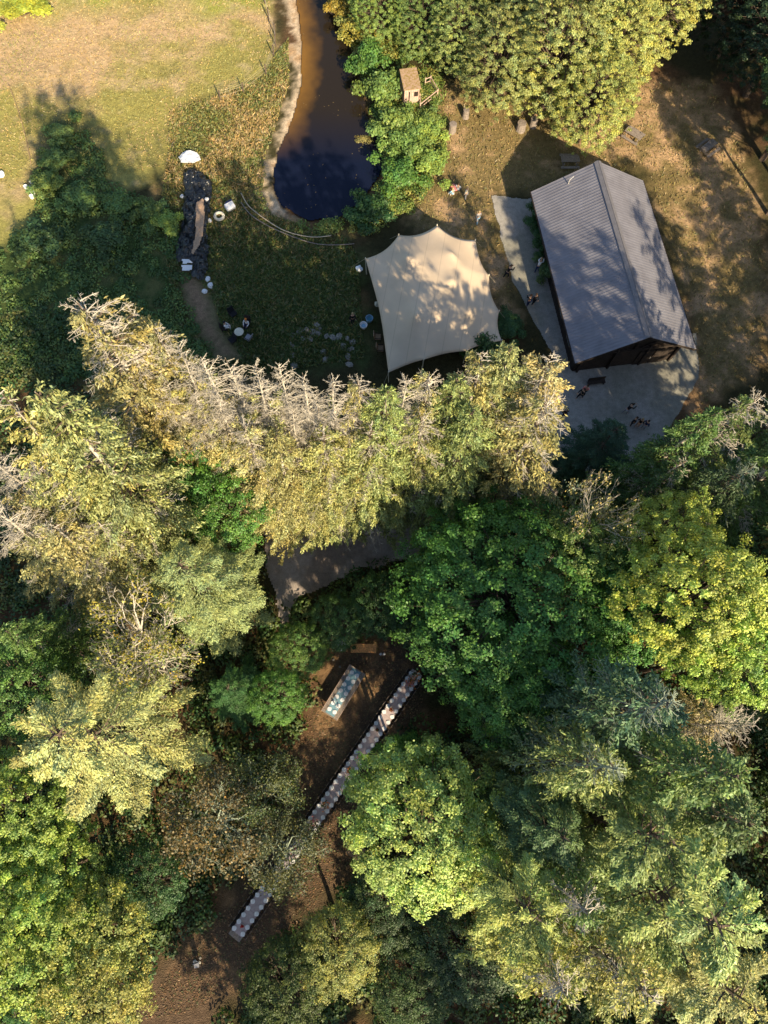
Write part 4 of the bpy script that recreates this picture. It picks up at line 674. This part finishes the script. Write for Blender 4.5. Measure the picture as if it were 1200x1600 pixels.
for a, b_, l in ((42, 295, 'left small white bucket by the light shrub'), (50, 297, 'middle small white bucket by the light shrub'), (53, 304, 'largest pale bucket by the light shrub'), (51, 310, 'lowest small white bucket by the light shrub'), (51, 287, 'topmost greyish bucket by the light shrub')):
    g = G(a, b_); o = MB().lathe([(.16, 0), (.2, .34), (.21, .36), (.19, .36), (.17, .3)], (0, 0, 0), 12).build('bucket', M['white']); o.location = g; tag(o, l, 'bucket', 'white buckets left of the thicket')
g = G(343, 340); o = MB(); pts = [(.42*math.cos(a*PI/8), .42*math.sin(a*PI/8), .2) for a in range(17)]; o.tube(pts, .15, 7); o = o.build('hose_ring', M['cream'], None, True); o.location = g; tag(o, 'cream coloured coiled ring lying right of the black heap', 'coil')
g = G(360, 326); bx = thing('folded_tarp', 'pale blue-white tipped box right of the black heap', 'box', g, .6); MB().box((0, 0, .3), (.9, .7, .5), rx=.3).build('case', M['white'], bx, bevel=.05); MB().box((.1, .3, .5), (.7, .1, .4)).build('lid', M['navy'], bx)

# ------------------------------------------------------------ picnic tables
def picnic(loc, rz, label):
    t_ = thing('picnic_table', label, 'picnic table', loc, rz, 'picnic tables north of the barn'); m = MB()
    for i in range(5): m.box((0, -.32+i*.16, .75), (1.9, .145, .04))
    m.build('tabletop', M['greywood'], t_)
    for s in (-1, 1):
        m = MB()
        for k in (0, .15): m.box((0, s*(.72+k), .45), (1.9, .135, .04))
        m.build('bench_seat', M['greywood'], t_)
    for x in (-.7, .7):
        m = MB().box((x, 0, .40), (.07, 1.7, .08)).box((x+.06, -.42, .36), (.05, .09, .85), rx=.45).box((x+.06, .42, .36), (.05, .09, .85), rx=-.45); m.build('leg_frame', M['greywood'], t_)
    return t_
picnic(G(987, 217), R(-38), 'weathered wooden picnic table half in sun beside the barn far end'); picnic(G(888, 257), R(2), 'dark picnic table lost in the barn shadow'); picnic(G(1103, 236), R(40), 'dark picnic table in shade far right on the dry lawn')
def stump(px, py, r, h, label):
    g = G(px, py); o = MB().lathe([(r*1.15, -.1), (r, .15), (r*.93, h), (r*.5, h+.02)], (0, 0, 0), 12).build('tree_stump', M['greywood']); o.location = g; tag(o, label, 'stump')
stump(706, 207, .42, 1.1, 'pale cut stump with a dark shadow left of the leafy trees'); stump(727, 183, .35, .9, 'pinkish stump partly under leaves, right of the first one'); stump(813, 203, .5, .9, 'wide pale stump at the tip of the barn shadow'); stump(832, 198, .4, 1.0, 'narrow white stump right beside the wide pale one')

# ------------------------------------------------------------ forest clearing: tables
def four_legs(t_, x, y, h, mat, s=.06):
    for a in (-1, 1):
        for b_ in (-1, 1): MB().box((a*x, b_*y, h/2), (s, s, h)).build('leg', M[mat], t_)
A = G(652, 1050, .75); B = G(365, 1466, .75); ax = (B-A); TL = ax.length; ax.normalize(); ang = math.atan2(ax.y, ax.x); per = Vector((-ax.y, ax.x, 0)); NTB = 11; tl = TL/NTB
bt = None; TW = .98
LB = ['topmost, orange flowered section of the long banquet table', 'second section from the top of the long banquet table', 'third section from the top of the long banquet table', 'fourth section from the top, with russet leaves on it, of the long banquet table', 'fifth section from the top of the long banquet table', 'sixth section from the top, with sunlit pink flowers, of the long banquet table', 'seventh section from the top, ending in pink petals, of the long banquet table', 'first section of the long banquet table hidden under the thin tree', 'second section of the long banquet table hidden under the thin tree', 'last but one section of the long banquet table, emerging from the tree', 'lowest end section of the long banquet table with bare wood tip']
for i in range(NTB):
    c0 = A+ax*(tl*(i+.5)); c0.z = 0
    if bt is None:
        bt = thing('banquet_table', LB[0], 'table', c0, ang, 'sections of the long banquet table'); m = MB()
        for k in range(5): m.box((0, -TW/2+.1+k*TW/5-.0, .73), (tl-.02, TW/5-.01, .04))
        m.build('tabletop', M['greywood'], bt); four_legs(bt, tl/2-.2, TW/2-.12, .71, 'greywood')
    else: dup(bt, c0, ang, LB[i])
    L0 = tl if i < NTB-1 else tl-.35
    o = MB().box((0, 0, .765), (L0-.01, TW-.1, .012)).build('table_runner', M['runner']); o.location = c0-ax*(tl-L0)*.5; o.rotation_euler.z = ang; tag(o, 'grey cloth on the '+LB[i].split(',')[0].replace('of the long banquet table', '')+'of the long table' if 0 else 'grey cloth covering the '+LB[i].split(',')[0].replace(' of the long banquet table', '')+(' of the long table' if 'section' in LB[i].split(',')[0] else ' section of the long table'), 'table cloth', 'grey cloths of the long table')
# plates and chairs
pl = MB().lathe([(.09, 0), (.155, .012), (.165, .022), (.15, .018), (.09, .008)], (0, 0, 0), 16); np_ = int(TL/.52); plate = None; chair = None
for i in range(np_):
    for s in (1, -1):
        p = A+ax*(.3+i*.52+(.0 if s > 0 else .06))+per*(s*.36); p.z = .772
        if plate is None:
            plate = thing('dinner_plate', 'white dinner plate with a napkin at a place of the long table', 'plate', p, ang, 'white plates along the long table'); pl.build('plate', M['whitep'], plate); MB().box((0, 0, .03), (.27, .27, .018), rz=.7).build('napkin', M['white'], plate, bevel=.008)
        else: dup(plate, p, ang+random.uniform(-.3, .3))
for i in range(np_//1):
    for s in (1, -1):
        p = A+ax*(.33+i*.52)+per*(s*.60); p.z = 0; rz = ang+(0 if s > 0 else PI)
        if chair is None:
            chair = thing('dining_chair', 'dark bentwood chair tucked under the edge of the long table', 'chair', p, rz, 'chairs along the long table')
            MB().box((0, -.08, .45), (.40, .38, .03)).build('seat', M['darkwood'], chair, bevel=.01)
            MB().tube([(-.19, .1, .46), (-.19, .14, .75), (-.1, .15, .88), (.1, .15, .88), (.19, .14, .75), (.19, .1, .46)], .014, 5).tube([(-.1, .1, .46), (-.08, .145, .86)], .009, 4).tube([(.1, .1, .46), (.08, .145, .86)], .009, 4).build('backrest', M['greywood'], chair)
            for a in (-.17, .17):
                for b_ in (-.24, .08): MB().tube([(a, b_, 0), (a*.95, b_*.95, .45)], .016, 5).build('leg', M['darkwood'], chair)
        else: dup(chair, p, rz+random.uniform(-.05, .05))
def flowers(p, mats, r, label, group, n=26, h=.28):
    t_ = thing('flower_vase', label, 'flowers', p, 0, group); MB().lathe([(.06, 0), (.07, .1), (.045, .16), (.055, .2)], (0, 0, 0), 10).build('vase', M['glass'], t_)
    rr = np.random.default_rng(int(abs(p.x*100)+abs(p.y*37)))
    for mt in mats:
        v = rr.normal(0, 1, (n*6, 3)); c = np.repeat(rr.normal(0, 1, (n, 3))*[r*.5, r*.5, .05]+[0, 0, h], 6, 0); nr = unit(v+[0, 0, .8]); d = unit(np.cross(nr, rr.normal(0, 1, v.shape))); a, f, tt = diamonds(c+unit(v)*.035, d, np.cross(nr, d), .09, .07, np.ones((len(v), 3)))
        link('blossoms', mesh_np('blossoms', a, f, M[mt]), t_)
FL = [(.35, ('oran', 'cream', 'stem'), .4, 'big orange and cream flowers at the top end of the long table'), (1.0, ('oran', 'pink', 'stem'), .35, 'orange flowers second from the top end of the long table'), (3.6, ('red', 'stem'), .12, 'small dark red flowers a third down the long table'), (5.4, ('red', 'stem'), .1, 'tiny red flowers left of the smaller green maple'), (7.9, ('pink', 'white'), .2, 'pale pink flowers where the small maple meets the long table'), (9.0, ('oran', 'stem'), .2, 'russet leaf posy on the middle of the long table'), (12.0, ('oran', 'cream', 'stem'), .25, 'amber flowers lit by the sun on the long table'), (13.4, ('pink', 'cream'), .3, 'sunlit pink and cream flowers on the long table'), (14.3, ('pink', 'white'), .25, 'sunlit white flowers below the pink ones on the long table'), (15.8, ('red', 'pink', 'white'), .32, 'crimson and pink flowers where the table goes under the tree'), (TL-1.0, ('red',), .08, 'single red flower near the low end of the long table'), (TL-4, ('stem', 'cream'), .25, 'green and cream foliage under the thin tree on the long table')]
for s_, mt, r_, lab in FL: p = A+ax*s_; p.z = .772; flowers(p, mt, r_, lab, 'flowers on the long table')
# the blue topped table
a0, b0 = G(558, 1047, .75), G(515, 1117, .75); e = b0-a0; ln = e.length+.15; an = math.atan2(e.y, e.x); c0 = (a0+b0)/2; c0.z = 0
st = thing('serving_table', 'wide grey wooden table with a pale blue cloth, left of the long table', 'table', c0, an); m = MB()
for k in range(7): m.box((0, -.6+k*.2, .73), (ln, .19, .04))
m.build('tabletop', M['greywood'], st); MB().box((0, .71, .70), (ln, .04, .1)).box((0, -.71, .70), (ln, .04, .1)).build('side_rail', M['pinkwood'], st); four_legs(st, ln/2-.2, .55, .71, 'greywood')
o = MB().box((0, -.02, .757), (ln-.2, .76, .012)).build('table_cloth', M['bluec']); o.location = c0; o.rotation_euler.z = an; tag(o, 'pale blue cloth strip along the wide grey table', 'table cloth')
uu = Vector((math.cos(an), math.sin(an), 0)); vv = Vector((-uu.y, uu.x, 0)); k = 0
for i in range(7):
    for s in (-1, 1):
        p = c0+uu*(-ln/2+.45+i*(ln-.9)/6)+vv*(s*.24-.02); p.z = .765; q = dup(plate, p, an+random.uniform(-.4, .4), 'white plate with a napkin on the pale blue cloth', 'plates on the blue cloth')
gl = None
for i in range(30):
    p = c0+uu*random.uniform(-.75, 1.3)+vv*random.uniform(-.36, .34); p.z = .765
    if gl is None: gl = MB().lathe([(.035, 0), (.008, .02), (.008, .09), (.04, .13), (.045, .2), (.04, .2), (.035, .14)], (0, 0, 0), 8).build('wine_glass', M['glass']); gl.location = p; tag(gl, 'clear glass standing in the cluster on the pale blue cloth', 'glass', 'glasses on the blue cloth')
    else: o = gl.copy(); COL.objects.link(o); o.location = p
# plank table, white bundle, board
ot = thing('plank_table', 'short orange-brown plank table at the top of the clearing', 'table', G(568, 1013, .7)*1, 0); ot.location.z = 0; m = MB()
for k in range(4): m.box((0, -.26+k*.175, .7), (2.02, .17, .045))
m.build('tabletop', M['orange'], ot); four_legs(ot, .85, .25, .68, 'orange')
o = MB().lathe([(.1, 0), (.16, .1), (.15, .22), (.09, .26)], (0, 0, 0), 12).build('pot', M['darkwood']); p = ot.location.copy(); o.location = (p.x-.75, p.y+.05, .722); tag(o, 'dark round pot on the left end of the orange-brown plank table', 'pot')
rag(533, 1009, .38, 'white', 'white cloth bundle left of the orange-brown plank table', 'bundle', 'cloth_bundle'); rag(531, 1015, .14, 'cream', 'small cream lump below the white cloth bundle', 'bundle', 'cloth_bundle')
for a, b_, l in ((595, 1022, 'left small white lantern right of the plank table'), (600, 1022, 'right small white lantern right of the plank table'), (531, 1042, 'pale stone just above the blue clothed table'), (521, 1031, 'small pale stone left of the blue clothed table top')):
    rag(a, b_, .1, 'white' if 'lantern' in l else 'stone', l, 'lantern' if 'lantern' in l else 'stone', 'lantern' if 'lantern' in l else 'stone')
bp_ = thing('side_table', 'tan square wooden table poking out below the sunlit maple', 'table', G(556, 1330, .7)*1, R(-34)); bp_.location.z = 0; m = MB()
for k in range(5): m.box((0, -.4+k*.2, .7), (1.15, .19, .04))
m.build('tabletop', M['wood'], bp_); four_legs(bp_, .48, .4, .68, 'wood')
rag(305, 1503, .14, 'white', 'bright white ball shaped lantern on the path in the low left', 'lantern', 'lantern')
rag(312, 1504, .1, 'cream', 'smaller cream lantern right of the bright white ball', 'lantern', 'lantern'); rag(313, 1497, .1, 'stone', 'grey pebble above the cream lantern', 'stone', 'stone')
ck = thing('folding_chair', 'small pale folding chair between the lanterns on the path', 'chair', G(309, 1505), .2); MB().box((0, 0, .42), (.35, .35, .03)).build('seat', M['grey'], ck); MB().box((0, .18, .65), (.35, .03, .4)).build('backrest', M['grey'], ck); four_legs(ck, .15, .15, .42, 'metal', .025)

# ------------------------------------------------------------ garden left of the tent
for i, (a, b_) in enumerate([(468, 518), (478, 516), (488, 519), (498, 521), (510, 526), (520, 528), (530, 527), (543, 530), (551, 535), (548, 546), (544, 558), (546, 570), (484, 530), (474, 530), (458, 525), (457, 540), (457, 556), (460, 572), (505, 550), (508, 562), (496, 510), (536, 540)]):
    g = G(a, b_); rr = random.Random(i); m = MB().lathe([(.3, 0), (.36, .06), (.3, .14), (.12, .17)], (0, 0, 0), 7); o = m.build('edging_stone', M['stone']); o.location = g; o.scale = (rr.uniform(.8, 1.5), rr.uniform(.6, 1), 1); o.rotation_euler.z = rr.uniform(0, 3); tag(o, 'rough grey stone edging the garden beds left of the tent', 'stone', 'stones edging the garden beds')
def tub(px, py, r, h, mat, label, mat2=None):
    t_ = thing('tub', label, 'tub', G(px, py)); MB().lathe([(r*.8, 0), (r, h), (r*1.06, h+.02), (r*.93, h+.02), (r*.85, h*.5)], (0, 0, 0), 16).build('bowl', M[mat], t_); MB().lathe([(r*.6, h*.5), (r*.55, h*.75)], (0, 0, 0), 12).build('contents', M[mat2 or 'navy'], t_)
tub(577, 501, .34, .45, 'blue', 'round pale blue tub beside the tent left edge', 'teal'); tub(568, 511, .34, .4, 'white', 'round white tub just below the pale blue one', 'blue')
rag(561, 421, .35, 'glass', 'pale grey-green sack left of the tent corner'); rag(589, 476, .25, 'cream', 'cream sack under the tent left edge', 'bag', 'bag')

# ------------------------------------------------------------ chairs and people
def lawn_chair(px, py, rz, mat, label, group='chairs of the seated guests'):
    t_ = thing('lawn_chair', label, 'chair', G(px, py), rz, group); MB().box((0, 0, .4), (.6, .55, .05)).build('seat', M[mat], t_); MB().box((0, .32, .72), (.6, .05, .6), rx=-.25).build('backrest', M[mat], t_)
    for s in (-1, 1): MB().box((s*.3, 0, .58), (.05, .6, .04)).build('armrest', M['darkwood'], t_)
    four_legs(t_, .27, .24, .4, 'darkwood', .04)
    return t_
def person(px, py, yaw, top, bot, hair, label, pose='stand', legs=None, height=1.72, group=None, z=0):
    t_ = thing('person', label, 'person', G(px, py), yaw, group); t_.location.z = z; s = height/1.72; t_.scale = (s, s, s)
    sit = pose == 'sit'; hip = .47 if sit else .92; lean = {'stand': .02, 'walk': .05, 'lean': .38, 'sit': .08, 'hug': .06}[pose]
    st_ = {'stand': .04, 'walk': .26, 'lean': .2, 'sit': 0, 'hug': .05}[pose]
    V = []; E_ = []; Rr = []
    def a(co, r, p=None): V.append(co); Rr.append(r if hasattr(r, '__len__') else (r, r)); (E_.append((p, len(V)-1)) if p is not None else None); return len(V)-1
    f = lambda h_: lean*h_
    pel = a((0, 0, hip), (.15, .11)); ws = a((0, f(.2), hip+.18), (.13, .1), pel); ch = a((0, f(.42), hip+.38), (.165, .115), ws); nk0 = a((0, f(.56), hip+.52), (.085, .075), ch); nk = a((0, f(.62), hip+.6), .052, nk0); hd = a((0, f(.7)+.02, hip+.68), (.075, .085), nk); h2 = a((0, f(.76)+.01, hip+.76), (.08, .095), hd); a((0, f(.82), hip+.82), .045, h2)
    nose = a((0, f(.72)+.125, hip+.70), .014, hd)
    hands = []
    for q in (-1, 1):
        sh_ = a((q*.17, f(.54), hip+.48), .065, nk0); rch = {'stand': (.26, .06, .20), 'walk': (.25, .06+q*.1, .2), 'lean': (.26, .32, .32), 'sit': (.27, .14, .24), 'hug': (.24, .22, .26)}[pose]
        el = a((q*rch[0], f(.4)+rch[1]*.6, hip+rch[2]), .045, sh_); wr = {'stand': (.27, .1, -.02), 'walk': (.24, .1+q*.22, .0), 'lean': (.12, .6, .42), 'sit': (.16, .36, .1), 'hug': (.08, .4, .3)}[pose]
        w_ = a((q*wr[0], f(.2)+wr[1], hip+wr[2]), .03, el); dv = Vector((0, .6, -.8)) if pose in ('stand', 'walk') else Vector((-q*.3, .9, -.1)); dv.normalize(); pc = Vector(V[w_])+dv*.06; pm = a(tuple(pc), (.038, .022), w_)
        for k_ in range(4): tip = pc+dv*(.05+[.02, .03, .025, .01][k_])+Vector(((k_-1.5)*.019, -.01*k_, -.012)); a(tuple(tip), .009, pm)
        a(tuple(Vector(V[w_])+dv*.05+Vector((-q*.045, .015, 0))), .011, w_); hands.append(w_)
        if sit: kn = a((q*.12, .42, .47), .07, a((q*.1, .1, .46), .095, pel)); an_ = a((q*.12, .44, .1), .042, kn)
        else: kn = a((q*.1, q*st_*.6+.04, hip*.53), .062, a((q*.095, q*st_*.1, hip-.09), .09, pel)); an_ = a((q*.1, q*st_-.02, .09), .042, kn)
        fo = a((q*.11, V[an_][1]+.14, .035), (.045, .03), an_)
    def skinmesh(name, V, E_, Rr, mat, grow=0, root=0, par=t_):
        me = bpy.data.meshes.new(name); me.from_pydata(V, E_, []); me.materials.append(M[mat]); o = link(name, me, par); o.modifiers.new('skin', 'SKIN').use_smooth_shade = True
        if not me.skin_vertices: me.skin_vertices.new() if hasattr(me.skin_vertices, 'new') else None
        for i, sv in enumerate(me.skin_vertices[0].data): sv.radius = (Rr[i][0]+grow, Rr[i][1]+grow); sv.use_root = i == root
        su = o.modifiers.new('sub', 'SUBSURF'); su.levels = su.render_levels = 1; return o
    skinmesh('body', V, E_, Rr, 'skin')
    # clothes follow the same skeleton, a little thicker
    def sub(idx, name, mat, grow, trim=None):
        mp = {i: k_ for k_, i in enumerate(idx)}; VV = [V[i] for i in idx]
        ee = [(mp[x], mp[y]) for x, y in E_ if x in mp and y in mp]; skinmesh(name, VV, ee, [Rr[i] for i in idx], mat, grow, 0)
    arm = []
    for q in (0, 1): b0_ = 9+q*(len(V)-9)//2; arm += [b0_, b0_+1, b0_+2]; 
    sub([0, 1, 2, 3]+arm, 'shirt', top, .016)
    leg = []
    for q in (0, 1): b0_ = 9+(q+1)*(len(V)-9)//2; leg += [b0_-4, b0_-3, b0_-2]
    sub([0]+leg, 'trousers', bot, .014)
    hc = Vector(V[6]); bm = bmesh.new(); bmesh.ops.create_icosphere(bm, subdivisions=2, radius=.108)
    for v in bm.verts:
        v.co.y *= 1.1; v.co.y -= .02
        if v.co.z < -.02 and v.co.y > .02: v.co *= .6
    me = bpy.data.meshes.new('hair'); bm.to_mesh(me); bm.free(); me.materials.append(M[hair]); o = link('hair', me, t_); o.location = hc+Vector((0, -.012, .028))
    return t_
YD = 'people standing on the gravel yard'
person(745, 349, R(200), 'grey', 'blue', 'blond', 'person in light blue trousers walking on the dry grass above the tent', 'walk')
person(790, 434, R(-60), 'blackc', 'blackc', 'hair', 'person all in black leaning in to take a photo beside the tent', 'lean')
person(824, 478, R(20), 'blackc', 'navy', 'hair', 'left person of the dark clothed couple on the path between tent and barn', 'hug'); person(832, 476, R(200), 'blackc', 'blackc', 'hair', 'right person of the dark clothed couple on the path between tent and barn', 'hug')
person(838, 425, R(-30), 'white', 'navy', 'blond', 'person in a pale shirt beside the flowering shrub at the barn wall', 'lean')
person(975, 646, R(-70), 'blackc', 'grey', 'hair', 'person bending left of the group, with grey trousers, on the yard', 'lean', group=YD); person(985, 665, R(40), 'blackc', 'blackc', 'hair', 'left person of the trio on the gravel yard', 'stand', group=YD); person(994, 667, R(-40), 'blackc', 'skin', 'blond', 'middle person of the trio on the gravel yard', 'stand', group=YD); person(1003, 670, R(-60), 'navy', 'grey', 'hair', 'right person of the trio on the gravel yard, in pale trousers', 'stand', group=YD)
person(905, 622, R(120), 'blackc', 'blackc', 'hair', 'dark clothed person half under the golden branches by the barn corner', 'walk', group=YD); person(910, 616, R(150), 'pink', 'blackc', 'hair', 'person in a dusky pink top right of the one under the golden branches', 'walk', group=YD); person(879, 652, R(10), 'blackc', 'blackc', 'hair', 'person in black alone above the stretching golden branch', 'stand', group=YD)
# family on the sunny grass
person(706, 308, R(30), 'blue', 'white', 'blond', 'crouching person in pale blue on the sunny grass above the tent', 'sit', z=-.1); person(714, 302, R(-20), 'white', 'blue', 'hair', 'person in white in the middle of the group on the sunny grass', 'sit'); person(727, 312, R(60), 'cream', 'grey', 'blond', 'person in cream at the right of the group on the sunny grass', 'stand')
rag(709, 298, .4, 'pink', 'pink and blue blanket bundle amid the group on the sunny grass', 'blanket', 'blanket', z=.3)
# seated guests below the heap
lawn_chair(365, 494, R(40), 'blackc', 'empty dark chair above the person in white'); lawn_chair(364, 535, R(-50), 'blackc', 'empty dark chair below the small round table'); lawn_chair(389, 531, R(-120), 'grey', 'grey chair right of the small round table'); 
lawn_chair(352, 516, R(100), 'darkwood', 'dark chair carrying the person in white'); lawn_chair(387, 508, R(-10), 'darkwood', 'dark chair carrying the orange haired person')
person(353, 515, R(-80), 'white', 'white', 'blackc', 'person in white sitting left of the small round table', 'sit'); person(387, 510, R(160), 'white', 'navy', 'ginger', 'orange haired person in white and navy sitting by the round table', 'sit')
rt = thing('round_table', 'small round white table between the seated guests', 'table', G(375, 524)); MB().lathe([(.42, .6), (.43, .63)], (0, 0, 0), 20).build('tabletop', M['cream'], rt); MB().tube([(0, 0, 0), (0, 0, .6)], .04, 8).build('pedestal', M['metal'], rt)
person(551, 506, R(190), 'blackc', 'blackc', 'blond', 'fair haired person in black standing left of the tent', 'stand')
for (a, b_, l) in ((594, 548, 'wooden chair under the tent left edge, lower'), (590, 530, 'wooden chair under the tent left edge, upper')): lawn_chair(a, b_, R(90), 'wood', l, 'wooden chairs at the tent left edge')
